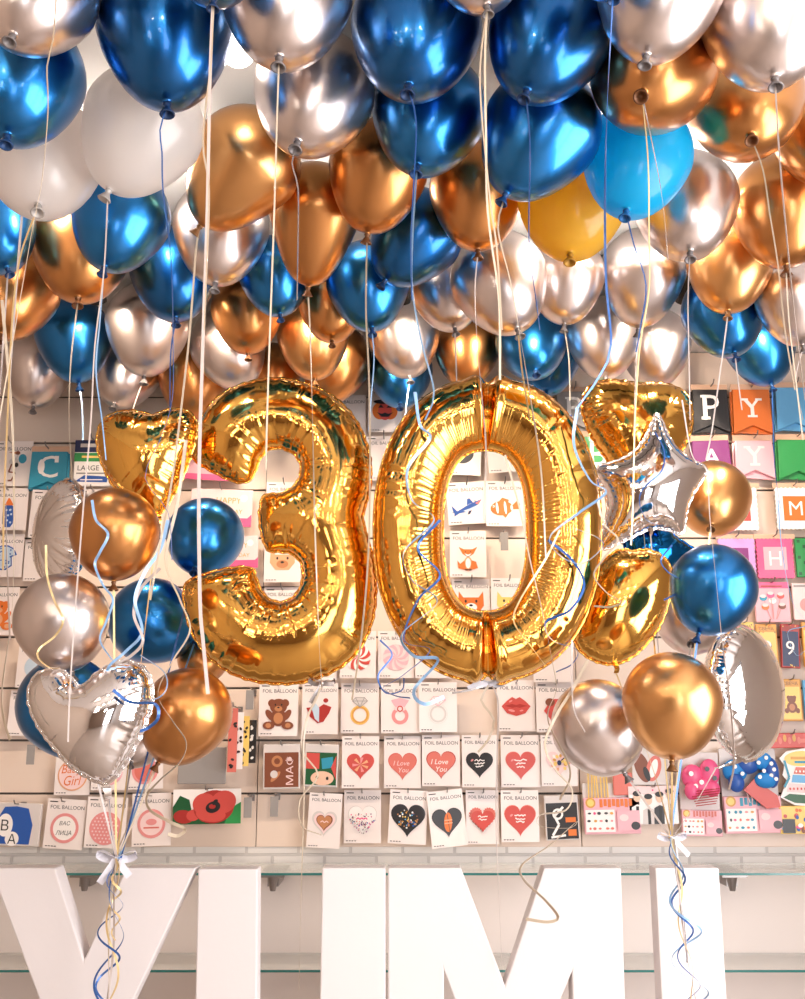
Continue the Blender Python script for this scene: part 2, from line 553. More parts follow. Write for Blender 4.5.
def inside(pts, loop):
    x, y = pts[:, 0][:, None], pts[:, 1][:, None]
    x0, y0 = loop[:, 0][None], loop[:, 1][None]
    x1, y1 = np.roll(loop[:, 0], -1)[None], np.roll(loop[:, 1], -1)[None]
    c = ((y0 > y) != (y1 > y)) & (x < (x1 - x0) * (y - y0) / np.where(y1 == y0, 1e-12, y1 - y0) + x0)
    return c.sum(1) % 2 == 1

def edge_distance(pts, loop):
    """distance to a closed loop and the arc length of the nearest place on it"""
    a, b = loop, np.roll(loop, -1, axis=0)
    L = np.linalg.norm(b - a, axis=1)
    S = np.concatenate([[0], np.cumsum(L)])[:-1]
    D, A = np.empty(len(pts)), np.empty(len(pts))
    for i in range(0, len(pts), 2000):
        p = pts[i:i + 2000][:, None, :]
        t = np.clip(((p - a) * (b - a)).sum(2) / np.maximum(L ** 2, 1e-12), 0, 1)
        q = a + t[..., None] * (b - a)
        d = np.linalg.norm(p - q, axis=2)
        k = d.argmin(1)
        r = np.arange(len(k))
        D[i:i + 2000] = d[r, k]
        A[i:i + 2000] = S[k] + t[r, k] * L[k]
    return D, A, L.sum()

def foil_mesh(loop, R, H, m, step=0.0042, pitch=0.022, amp=0.006, reach=0.035, seed=1, zones=None, power=0.5, scallop=0.0010):
    """two inflated sheets joined along the outline; short creases run in from the seam"""
    rng = np.random.default_rng(seed)
    loop = resample(loop, step * 0.9)
    nb = len(loop)
    # small scallops in the seam line
    tang = np.roll(loop, -1, axis=0) - np.roll(loop, 1, axis=0)
    tang /= np.maximum(np.linalg.norm(tang, axis=1, keepdims=True), 1e-9)
    nor = np.stack([tang[:, 1], -tang[:, 0]], 1)
    per = step * 0.9 * nb
    kk = max(3, int(per / (pitch * 1.9)))
    ph = np.arange(nb) / nb * 2 * PI
    loop = loop + nor * (scallop * (np.sin(ph * kk) + .6 * np.sin(ph * (kk * 1.7 // 1) + 1)))[:, None]
    lo, hi = loop.min(0), loop.max(0)
    gx = np.arange(lo[0], hi[0], step)
    gy = np.arange(lo[1], hi[1], step * 0.87)
    G = np.array([(x + (step / 2 if j % 2 else 0), y) for j, y in enumerate(gy) for x in gx])
    G = G[inside(G, loop)]
    D, _, _ = edge_distance(G, loop)
    G = G[D > step * 0.55]
    P = np.concatenate([loop, G])
    r = geometry.delaunay_2d_cdt([Vector(p) for p in P], [(i, (i + 1) % nb) for i in range(nb)], [], 0, 1e-7)
    V = np.array([tuple(v) for v in r[0]])
    F = np.array([f for f in r[2] if len(f) == 3])
    F = F[inside(V[F].mean(1), loop)]
    D, A, per = edge_distance(V, loop)
    E = np.unique(np.sort(np.concatenate([F[:, [0, 1]], F[:, [1, 2]], F[:, [2, 0]]]), axis=1), axis=0)
    free = D > 1e-5
    nv = len(V)
    deg = np.bincount(E[:, 0], minlength=nv) + np.bincount(E[:, 1], minlength=nv)
    def lap(x):
        return deg * x - np.bincount(E[:, 0], weights=x[E[:, 1]], minlength=nv) - np.bincount(E[:, 1], weights=x[E[:, 0]], minlength=nv)
    # a membrane held at the seam and blown up from inside
    x = np.zeros(nv); rr_ = free.astype(float); pp = rr_.copy(); rs = rr_ @ rr_
    for _ in range(500):
        Ap = np.where(free, lap(pp), 0.0)
        al = rs / (pp @ Ap)
        x += al * pp
        rr_ -= al * Ap
        rn = rr_ @ rr_
        if rn < 1e-9 * nv:
            break
        pp = rr_ + rn / rs * pp
        rs = rn
    h = H * np.maximum(x / x.max(), 0) ** power
    Z = []
    for sgn in (-1, 1):
        hh = h.copy()
        pos = 0.0
        while pos < per:
            p = pos
            loc_pitch, loc_amp, loc_reach = pitch, amp, reach
            if zones is not None:
                q = loop[int(p / per * nb) % nb]
                loc_pitch, loc_amp, loc_reach = zones(q, (pitch, amp, reach))
            a = loc_amp * rng.uniform(0.4, 1.2)
            w = loc_pitch * rng.uniform(0.20, 0.34)
            rr = loc_reach * rng.uniform(0.5, 1.35)
            ds = np.abs(A - p)
            ds = np.minimum(ds, per - ds)
            k = ds < w * 3.2
            hh[k] -= a * np.exp(-(ds[k] / w) ** 2) * np.exp(-(D[k] / rr) ** 2) * np.clip(D[k] / 0.006, 0, 1)
            pos += loc_pitch * rng.uniform(0.7, 1.3)
        Z.append(np.maximum(hh, 0.0))
    bnd = D < 1e-5
    n = len(V)
    idx = np.arange(n)
    back = np.where(bnd, idx, 0)
    extra = np.nonzero(~bnd)[0]
    back[extra] = n + np.arange(len(extra))
    verts = [(V[i, 0], -Z[0][i] if not bnd[i] else 0.0, V[i, 1]) for i in range(n)] + [(V[i, 0], Z[1][i], V[i, 1]) for i in extra]
    a, b, c = V[F[:, 0]], V[F[:, 1]], V[F[:, 2]]
    ccw = ((b - a)[:, 0] * (c - a)[:, 1] - (b - a)[:, 1] * (c - a)[:, 0]) > 0
    faces = []
    for t, w in zip(F, ccw):
        t = tuple(int(i) for i in t)
        faces.append(t if w else t[::-1])
        tb = tuple(int(back[i]) for i in t)
        faces.append(tb[::-1] if w else tb)
    return mesh_of('foil_body', verts, faces, m, True), loop

def seam_mesh(loop, m, width=0.007, wave=0.002, outward=1):
    n = len(loop)
    loop = np.array(loop)
    area = (loop[:, 0] * np.roll(loop[:, 1], -1) - np.roll(loop[:, 0], -1) * loop[:, 1]).sum()
    tang = np.roll(loop, -2, axis=0) - np.roll(loop, 2, axis=0)
    tang /= np.maximum(np.linalg.norm(tang, axis=1, keepdims=True), 1e-9)
    nor = np.stack([tang[:, 1], -tang[:, 0]], 1) * (1 if area > 0 else -1) * outward
    ph = np.arange(n)
    wv = wave * np.sin(ph * 0.9) + wave * .7 * np.sin(ph * .37)
    v, f = [], []
    for i in range(n):
        o = loop[i] + nor[i] * width
        q = loop[i] - nor[i] * 0.002
        v += [(q[0], -0.0006, q[1]), (o[0], wv[i] - .0006, o[1]), (o[0], wv[i] + .0006, o[1]), (q[0], 0.0006, q[1])]
    for i in range(n):
        j = (i + 1) % n
        for k in range(4):
            l = (k + 1) % 4
            f.append((i * 4 + k, i * 4 + l, j * 4 + l, j * 4 + k))
    return mesh_of('seam', v, f, m, True)

def local_loop(pixels, d, c):
    """traced photo outline as metres in the balloon's own upright plane at distance d"""
    o = at(c[0], c[1], d)
    out = []
    for x, y in pixels:
        q = at(x, y, d) - o
        out.append((q.x, q.z))
    return o, out

def tie_tail(parent, P, p0, p1, m, name='filling_neck', w=0.018):
    """flattened neck of foil under the balloon"""
    return obj(name, ribbon_mesh([p0, p0.lerp(p1, .5) + Vector((.004, -.006, 0)), p1], w, m, 14.0, .3, 0.002, 0.006), parent, P)

def foil_balloon(kind, label, group, m, loop, origin, R, H, yaw=0.0, roll=0.0, pitch_x=0.0, strings=(), tip=None, neck=None, **kw):
    M = T(origin) @ Matrix.Rotation(yaw, 4, 'Z') @ Matrix.Rotation(pitch_x, 4, 'X') @ Matrix.Rotation(roll, 4, 'Y')
    e = empty(kind, label=label, cat='balloon', group=group, M=M)
    me, lp = foil_mesh(loop, R, H, m, **kw)
    fb = obj('foil_body', me, e)
    obj('seam', seam_mesh(lp, m, .006, .001), fb)
    if tip is not None:
        tw = M @ Vector((tip[0], 0, tip[1]))
        nk = neck if neck is not None else tw + Vector((0, 0, -0.05))
        tie_tail(e, M, tw, nk, m)
        for rc, w, pts, twst in strings:
            obj('ribbon', ribbon_mesh([nk] + list(pts), w, RIB[rc], twst, .4), e, M)
    return e

def heart_loop(w, h, notch=0.22, n=90, sharp=1.0):
    """heart outline of width w and height h about its middle, counter clockwise"""
    out = []
    for i in range(n):
        t = -2 * PI * i / n
        x = 16 * math.sin(t) ** 3 / 32.0
        y = (13 * math.cos(t) - 5 * math.cos(2 * t) - 2 * math.cos(3 * t) - math.cos(4 * t))
        y = (y + 17) / 29.0 - 0.5
        # shallower notch, as on an inflated heart
        if y > 0:
            y = y + notch * 0.5 * max(0, (0.30 - abs(x)) / 0.30) ** 1.5 * 0.6
        out.append((x * w, y * h))
    return out[::-1] if sum(out[i][0] * out[(i + 1) % n][1] - out[(i + 1) % n][0] * out[i][1] for i in range(n)) < 0 else out

def star_loop(R, r, n=5, rot=0.0):
    out = []
    for i in range(n):
        for k, rad in ((0, R), (1, r)):
            a = PI / 2 + rot + 2 * PI * (i + k / 2) / n
            out.append((math.cos(a) * rad, math.sin(a) * rad))
    p = np.array(out)
    # round the tips a little
    q = []
    m = len(p)
    for i in range(m):
        a, b, c = p[i - 1], p[i], p[(i + 1) % m]
        q += [b * .86 + a * .14, b * .97 + (a + c) * .015, b * .86 + c * .14]
    return [tuple(v) for v in q]

# ---- digit three
THREE_D, ZERO_D = 3.10, 3.0
three_px = [(190,458),(194,438),(204,412),(222,393),(248,382),(275,378),(302,382),(328,393),(348,409),(362,431),(370,456),(371,482),(366,504),(361,517),
 (368,540),(374,566),(376,594),(373,620),(363,645),(346,664),(324,676),(296,684),(262,683),(234,675),(211,660),(193,637),(185,610),(183,583),
 (205,574),(230,568),(253,567),(256,580),(262,594),(272,602),(284,603),(295,597),(302,586),(304,573),(301,561),(294,554),(284,551),
 (268,552),(262,536),(259,514),(263,494),(278,495),(289,491),(298,483),(302,471),(300,460),(293,452),(280,447),(268,449),(260,457),(256,468),(253,476),(246,483),(232,481),(210,470)]
o3, l3 = local_loop(three_px, THREE_D, (280, 530))
l3 = round_loop(l3, 2)
c_up, c_lo = np.array(local_loop([(280,471)], THREE_D, (280,530))[1][0]), np.array(local_loop([(280,577)], THREE_D, (280,530))[1][0])
def zones3(q, std):
    if min(np.linalg.norm(q - c_up), np.linalg.norm(q - c_lo)) < 0.095:
        return (0.0155, 0.0060, 0.075)          # tight gathers round the two inner bowls
    return (0.040, 0.0060, 0.040)
M3 = T(o3)
e3 = empty('number_balloon', label='large gold foil number three balloon, left digit of the thirty', cat='number balloon', group='gold foil digits', M=M3)
me, lp3 = foil_mesh(l3, 0.098, 0.088, GOLD, step=0.0040, zones=zones3, seed=3, scallop=0.0012)
fb = obj('foil_body', me, e3)
obj('seam', seam_mesh(lp3, GOLD, 0.006, 0.0010), fb)

# ---- digit nought: an inflated ring with a crosswise gather at top and bottom
def ring_mesh():
    rng = np.random.default_rng(11)
    NT, NS = 1000, 44
    t = np.arange(NT) / NT * 2 * PI
    def sup(cx, cy, rx, ry, e):
        c, s = np.cos(t), np.sin(t)
        return np.stack([cx + rx * np.sign(c) * np.abs(c) ** (2 / e), cy - ry * np.sign(s) * np.abs(s) ** (2 / e)], 1)
    O = sup(487.5, 530, 113, 151, 2.25)
    I = sup(485, 531, 42.5, 81, 2.5)
    # the outline bulges up either side of the top gather and narrows at the bottom one
    for i in range(NT):
        for a0, k in ((PI / 2, -4.0), (3 * PI / 2, -5.0)):
            g = (t[i] - a0)
            O[i, 1] += math.copysign(1, -math.sin(a0)) * k * 1.3 * math.exp(-(g / 0.035) ** 2)
            O[i, 1] += math.copysign(1, -math.sin(a0)) * 3.0 * (math.exp(-((g - .10) / 0.05) ** 2) + math.exp(-((g + .10) / 0.05) ** 2))
    o0 = at(487, 530, ZERO_D)
    def loc(A):
        return np.array([((at(x, y, ZERO_D) - o0).x, (at(x, y, ZERO_D) - o0).z) for x, y in A])
    O, I = loc(O), loc(I)
    s = (1 - np.cos(np.linspace(0, PI, NS + 1))) / 2       # dense at both edges
    out = {}
    prof = (4 * s * (1 - s)) ** 0.5
    prof = prof * (1 + 0.16 * (1 - 2 * s))                   # fullest towards the outside
    Hs = []
    for sgn in (0, 1):
        H = np.ones((NT, 1)) * prof[None] * 0.094
        dip = np.zeros(NT)
        for a0 in (PI / 2, 3 * PI / 2):
            g = (t - a0 + PI) % (2 * PI) - PI
            dip += 0.60 * np.exp(-(g / 0.028) ** 2) - 0.10 * (np.exp(-((g - .075) / 0.04) ** 2) + np.exp(-((g + .075) / 0.04) ** 2))
        H *= (1 - dip)[:, None]
        width = np.linalg.norm(O - I, axis=1)
        for inner in (True, False):
            pos = 0.0
            while pos < 2 * PI:
                if inner:
                    pit, a, rr = 0.034, 0.0030 * rng.uniform(.4, 1.3), 0.052 * rng.uniform(.6, 1.4)
                    dd = width[:, None] * (1 - s)[None]
                else:
                    pit, a, rr = 0.130, 0.006 * rng.uniform(.2, 1.2), 0.045 * rng.uniform(.5, 1.6)
                    dd = width[:, None] * s[None]
                w = pit * rng.uniform(.22, .36)
                g = np.abs((t - pos + PI) % (2 * PI) - PI)
                k = g < 3.2 * w
                H[k] -= a * np.exp(-(g[k] / w) ** 2)[:, None] * np.exp(-(dd[k] / rr) ** 2) * np.clip(dd[k] / 0.006, 0, 1)
                pos += pit * rng.uniform(.7, 1.3)
        Hs.append(np.maximum(H, 0))
    v, f = [], []
    for i in range(NT):
        for j in range(NS + 1):
            p = O[i] + (I[i] - O[i]) * s[j]
            v.append((p[0], -Hs[0][i, j] if 0 < j < NS else 0.0, p[1]))
    nb = len(v)
    for i in range(NT):
        for j in range(1, NS):
            p = O[i] + (I[i] - O[i]) * s[j]
            v.append((p[0], Hs[1][i, j], p[1]))
    def bk(i, j):
        i %= NT
        return i * (NS + 1) + j if j in (0, NS) else nb + i * (NS - 1) + j - 1
    for i in range(NT):
        a = (i + 1) % NT
        for j in range(NS):
            f.append((i * (NS + 1) + j, i * (NS + 1) + j + 1, a * (NS + 1) + j + 1, a * (NS + 1) + j))
            f.append((bk(i, j), bk(a, j), bk(a, j + 1), bk(i, j + 1)))
    return o0, mesh_of('foil_body', v, f, GOLD, True), O, I

o0, me0, ringO, ringI = ring_mesh()
M0 = T(o0)
e0 = empty('number_balloon', label='large gold foil number nought balloon with long oval hole, right digit of the thirty', cat='number balloon', group='gold foil digits', M=M0)
fb = obj('foil_body', me0, e0)
obj('seam', seam_mesh(ringO[::2], GOLD, 0.006, 0.0010), fb)
obj('inner_seam', seam_mesh(ringI[::3], GOLD, 0.005, 0.001, -1), fb)
# ------------------------------------------------------------------ the two bunches
LBOW, RBOW = at(117, 858, 2.85), at(672, 838, 2.80)
def to_bow(p, bow, sag=0.0):
    m = p.lerp(bow, .5)
    m.z -= sag
    return [m, bow]

def bunch_balloon(x, y, r, d, colour, label, group, bow, rc, knot=None, el=1.13, point=0.06):
    c = at(x, y, d)
    R = r * px(d, y)
    if knot is not None:
        k = at(knot[0], knot[1], d - 0.02)
        ax = (k - c).normalized()
    else:
        ax = (bow - c).normalized()
        ax = (ax + Vector((0, -0.12, 0))).normalized()
    kn = c + ax * (R * (el + 0.07))
    return latex_balloon(c, R, ax, colour, label, group, [(rc, 0.0055, to_bow(kn, bow + Vector((random.uniform(-.012, .012), random.uniform(-.01, .01), 0.0))), random.choice((0, 3, -3)))], el, point)

LG, RG = 'balloons of the left bunch', 'balloons of the right bunch'
bunch_balloon(115,533,44.5,2.78,'copper','copper balloon below the left gold heart, topmost round one of the left bunch',LG,LBOW,'gold',None,1.08)
bunch_balloon(62,621,47,2.74,'silver','silver chrome balloon just above the silver foil heart',LG,LBOW,'white',None,1.08)
bunch_balloon(152,621,43,3.36,'blue','blue balloon between the silver one and the lower tip of the number three',LG,LBOW,'sky',(190,640),1.10)
bunch_balloon(205,537,39,3.36,'blue','blue balloon behind the left opening of the number three',LG,LBOW,'blue',None,1.06)
bunch_balloon(187,714,45,2.86,'copper','copper balloon right of the silver foil heart under the number three',LG,LBOW,'cream',(160,760),1.16)
bunch_balloon(66,705,48,3.04,'blue','dark blue balloon peeping out behind the silver foil heart',LG,LBOW,'blue',(112,765),1.25)
bunch_balloon(137,735,31,3.10,'silver','silver balloon almost hidden between the silver heart and the copper one',LG,LBOW,'white',None,1.12)
bunch_balloon(203,658,26,3.45,'copper','copper balloon half hidden under the lower tip of the number three',LG,LBOW,'cream',None,1.1)

bunch_balloon(713,498,37.5,3.60,'amber','orange gold balloon right of the silver foil star',RG,RBOW,'gold',None,1.22)
bunch_balloon(713,588,43.5,2.84,'blue','blue balloon under the orange gold one right of the gold foil heart',RG,RBOW,'blue',(695,645),1.13)
bunch_balloon(672,703,49.5,2.66,'amber','large orange gold balloon at the front of the right bunch',RG,RBOW,'gold',(672,768),1.12)
bunch_balloon(598,727,46.5,2.90,'silver','large silver balloon at the lower left of the right bunch',RG,RBOW,'white',(632,786),1.06)
bunch_balloon(692,618,37,3.52,'silver','silver balloon hidden behind the blue one and the gold foil heart',RG,RBOW,'white',None,1.12)

def mid(px_pts, d):
    return px_pts
# silver heart at the front of the left bunch
hp = [(79,688),(70,676),(58,669),(44,670),(33,678),(28,692),(30,708),(38,726),(52,745),(72,768),(92,779),(106,785),(118,775),(130,757),(142,733),(151,708),(153,690),(149,675),(139,664),(126,661),(110,665),(96,674),(86,685)]
c0, L0 = local_loop(hp, 2.66, (92, 716))
L0 = round_loop(L0, 2)
tp = local_loop([(106,785)], 2.66, (92,716))[1][0]
foil_balloon('heart_balloon', 'mirror silver foil heart balloon at the front of the left bunch', LG, FSILVER, [tuple(p) for p in L0], c0, 0.165, 0.088,
             strings=[('white', .005, to_bow(at(107,800,2.68), LBOW), 3)], tip=tp, neck=at(108, 800, 2.68), pitch=0.017, amp=0.0042, reach=0.035, seed=5, power=0.5)
# gold heart at the top of the left bunch, turned a little to the right
hp = [(153,416),(140,412),(123,411),(107,416),(98,429),(97,446),(103,466),(113,486),(130,503),(148,514),(160,515),(172,497),(184,474),(193,447),(197,428),(193,415),(181,409),(167,410),(158,414)]
c0, L0 = local_loop(hp, 2.98, (146, 458))
L0 = round_loop(L0, 2)
tp = local_loop([(158,514)], 2.98, (146,458))[1][0]
foil_balloon('heart_balloon', 'gold foil heart balloon touching the upper left tip of the number three', LG, GOLD, [tuple(p) for p in L0], c0, 0.135, 0.085,
             strings=[('gold', .005, to_bow(at(156,540,2.98), LBOW), 3)], tip=tp, neck=at(157, 528, 2.98), pitch=0.019, amp=0.0055, reach=0.05, seed=6, power=0.5)
# silver foil disc, nearly edge on
L0 = [(math.cos(a) * .165, math.sin(a) * .165) for a in np.linspace(0, 2 * PI, 80, endpoint=False)]
foil_balloon('foil_balloon', 'wrinkled silver foil balloon turned sideways behind the top copper one', LG, FSILVER, L0, at(62,533,3.08), 0.15, 0.075, yaw=math.radians(-52), roll=math.radians(8),
             strings=[('white', .005, to_bow(at(72,600,3.08), LBOW), 3)], tip=(0, -.165), pitch=0.020, amp=0.010, reach=0.085, seed=8, power=0.5)
# right bunch: gold heart on top
hp = [(640,384),(628,382),(612,380),(596,382),(585,391),(581,405),(585,423),(594,442),(608,461),(624,480),(640,492),(656,484),(672,466),(685,446),(692,428),(692,407),(686,393),(674,386),(660,383),(648,384)]
c0, L0 = local_loop(hp, 3.48, (637, 432))
L0 = round_loop(L0, 2)
tp = local_loop([(640,491)], 3.48, (637,432))[1][0]
foil_balloon('heart_balloon', 'gold foil heart balloon above the silver foil star', RG, GOLD, [tuple(p) for p in L0], c0, 0.19, 0.10,
             strings=[('gold', .005, to_bow(at(642,510,3.48), RBOW), 3)], tip=tp, neck=at(641, 504, 3.48), pitch=0.017, amp=0.0055, reach=0.055, seed=9, power=0.5)
# silver star
hp = [(657,411),(663,424),(669,438),(677,450),(690,460),(709,468),(701,482),(692,496),(686,512),(684,536),(668,529),(650,528),(630,538),(597,553),(603,530),(609,510),(604,490),(593,467),(612,463),(630,456),(643,443),(651,427)]
c0, L0 = local_loop(hp, 3.33, (648, 485))
L0 = round_loop(L0, 1)
foil_balloon('star_balloon', 'mirror silver foil star balloon right of the number nought', RG, FSILVER, [tuple(p) for p in L0], c0, 0.165, 0.10,
             strings=[('white', .005, to_bow(at(655,600,3.33), RBOW), 3)], tip=(0.0, -.12), pitch=0.020, amp=0.0042, reach=0.035, seed=10, power=0.52)
# blue star half hidden
L0 = star_loop(.165, .09, 5, math.radians(-22))
foil_balloon('star_balloon', 'dark blue foil star balloon peeping out under the silver star', RG, FBLUE, L0, at(652,550,3.47), 0.085, 0.06,
             strings=[('blue', .005, to_bow(at(655,640,3.4), RBOW), 3)], tip=(0.0, -.08), pitch=0.018, amp=0.0042, reach=0.04, seed=12, power=0.52)
# gold heart seen from the side of its tip
hp = [(634,552),(622,549),(607,556),(592,572),(582,592),(575,616),(573,638),(580,652),(596,662),(614,665),(630,659),(645,646),(658,630),(667,608),(673,584),(671,567),(663,556),(650,550),(640,550)]
c0, L0 = local_loop(hp, 3.18, (624, 607))
L0 = round_loop(L0, 2)
tp = local_loop([(615,664)], 3.18, (624,607))[1][0]
foil_balloon('heart_balloon', 'rounded gold foil heart balloon beside the lower right of the number nought', RG, GOLD, [tuple(p) for p in L0], c0, 0.16, 0.092,
             strings=[('gold', .005, to_bow(at(630,690,3.1), RBOW), 3)], tip=tp, neck=at(616, 673, 3.18), pitch=0.017, amp=0.005, reach=0.035, seed=13, power=0.5)
# silver heart turned away at the right
L0 = [(math.cos(a) * .195, math.sin(a) * .205) for a in np.linspace(0, 2 * PI, 90, endpoint=False)]
foil_balloon('foil_balloon', 'mirror silver foil balloon turned sideways at the right end of the right bunch', RG, FSILVER, L0, at(744,692,3.22), 0.155, 0.095, yaw=math.radians(45), roll=math.radians(14),
             strings=[('white', .005, to_bow(at(712,780,2.9), RBOW), 3)], tip=(0.0, -.205), neck=at(716, 768, 3.13), pitch=0.034, amp=0.004, reach=0.045, seed=14, power=0.5)

# ------------------------------------------------------------------ bows and curled tails
def curl(start, length, radius, turns, lean, seed, n=90):
    rng = random.Random(seed)
    a0 = rng.uniform(0, 6.28)
    out = []
    for i in range(n):
        t = i / (n - 1)
        r = radius * min(1, .25 + 1.6 * t) * (1 + .25 * math.sin(5 * t + seed))
        a = a0 + 2 * PI * turns * t
        out.append(start + Vector((lean * t + r * math.cos(a), r * .7 * math.sin(a) - .01, -length * t)))
    return out

def bow(centre, label, s, tails, m='satin'):
    e = empty('ribbon_bow', label=label, cat='bow', group='bows under the balloons', M=T(centre))
    M = T(centre)
    for sg in (-1, 1):
        lp = [Vector((0, 0, 0)), Vector((sg * .5, -.15, .28)) * s, Vector((sg * .95, -.05, .40)) * s, Vector((sg * 1.0, .1, .12)) * s, Vector((sg * .55, .15, -.08)) * s, Vector((0, .02, 0)) * s]
        obj('loop', ribbon_mesh([centre + p for p in lp], s * .42, RIB[m], 0, .5 * sg, .0008, .006, face=(0.2 * sg, -.5, .9)), e, M)
    for k, pts in enumerate(tails):
        obj('tail', ribbon_mesh([centre] + [centre + Vector(p) * s for p in pts], s * .40, RIB[m], 3 * (-1) ** k, .2, .0008, .006), e, M)
    mb = MB()
    mb.ell((0, -.01 * s, 0), (.16 * s, .14 * s, .17 * s), RIB[m], 14, 8)
    mb.build('knot', e, None, True)
    return e

b1 = bow(LBOW, 'white satin ribbon bow tying the strings of the left bunch', 0.048, [[(-.3, -.1, -.5), (-.85, -.1, -1.3)], [(.3, -.1, -.4), (.75, -.05, -.95)]])
for k, (rc, ln, rd, tn, le, sd) in enumerate([('blue', .44, .034, 3.4, -.01, 1), ('blue', .40, .030, 1.7, .0, 4), ('gold', .42, .024, 1.6, .005, 2), ('cream', .42, .007, 1.0, -.01, 3), ('white', .40, .005, .8, .0, 5), ('gold', .20, .012, 3.0, .01, 6)]):
    obj('curled_tail', ribbon_mesh(curl(LBOW, ln, rd, tn, le, sd), .0055, RIB[rc], 6, sd, .0006, .006), b1, T(LBOW))
b2 = bow(RBOW, 'white satin ribbon bow tying the strings of the right bunch', 0.034, [[(.3, -.1, -.3), (1.2, -.1, -1.25)], [(.1, -.1, -.6), (.25, -.05, -2.2)]])
for k, (rc, ln, rd, tn, le, sd) in enumerate([('blue', .46, .030, 3.6, .03, 8), ('sky', .44, .034, 3.0, .035, 11), ('gold', .42, .010, 2.0, .03, 12), ('grey', .30, .004, 1.0, .02, 13), ('white', .44, .006, 1.0, .035, 15)]):
    obj('curled_tail', ribbon_mesh(curl(RBOW, ln, rd, tn, le, sd), .0055, RIB[rc], 6, sd, .0006, .006), b2, T(RBOW))

c = at(490, 684, 3.0)
b3 = bow(c, 'silver white ribbon bow under the bottom seam of the nought', 0.040, [[(-.8, -.2, .0), (-1.6, -.2, -.35)], [(.8, -.2, .35), (1.5, -.2, .5)]])
for rc, w, pts in [('cream', .007, [(481,700),(494,720),(488,740),(478,752)]), ('white', .005, [(498,700),(497,760),(496,820),(499,900),(502,966)]), ('grey', .006, [(470,690),(452,693)])]:
    obj('curled_tail', ribbon_mesh([c] + [at(a, b, 2.99) for a, b in pts], w, RIB[rc], 2, .2), b3, T(c))
c = at(322, 683, 3.08)
b4 = bow(c, 'silver ribbon tied to the bottom edge of the number three', 0.036, [[(-.2, -.2, -.5), (-.9, -.2, -1.6)], [(.5, -.2, -.1), (1.0, -.2, -.1)]], 'grey')
for rc, w, pts in [('cream', .006, [(316,700),(306,720),(302,750),(318,775),(300,800),(302,826),(322,835)]), ('cream', .005, [(305,730),(304,800),(301,900),(299,990)])]:
    obj('curled_tail', ribbon_mesh([c] + [at(a, b, 3.06) for a, b in pts], w, RIB[rc], 2, .2), b4, T(c))

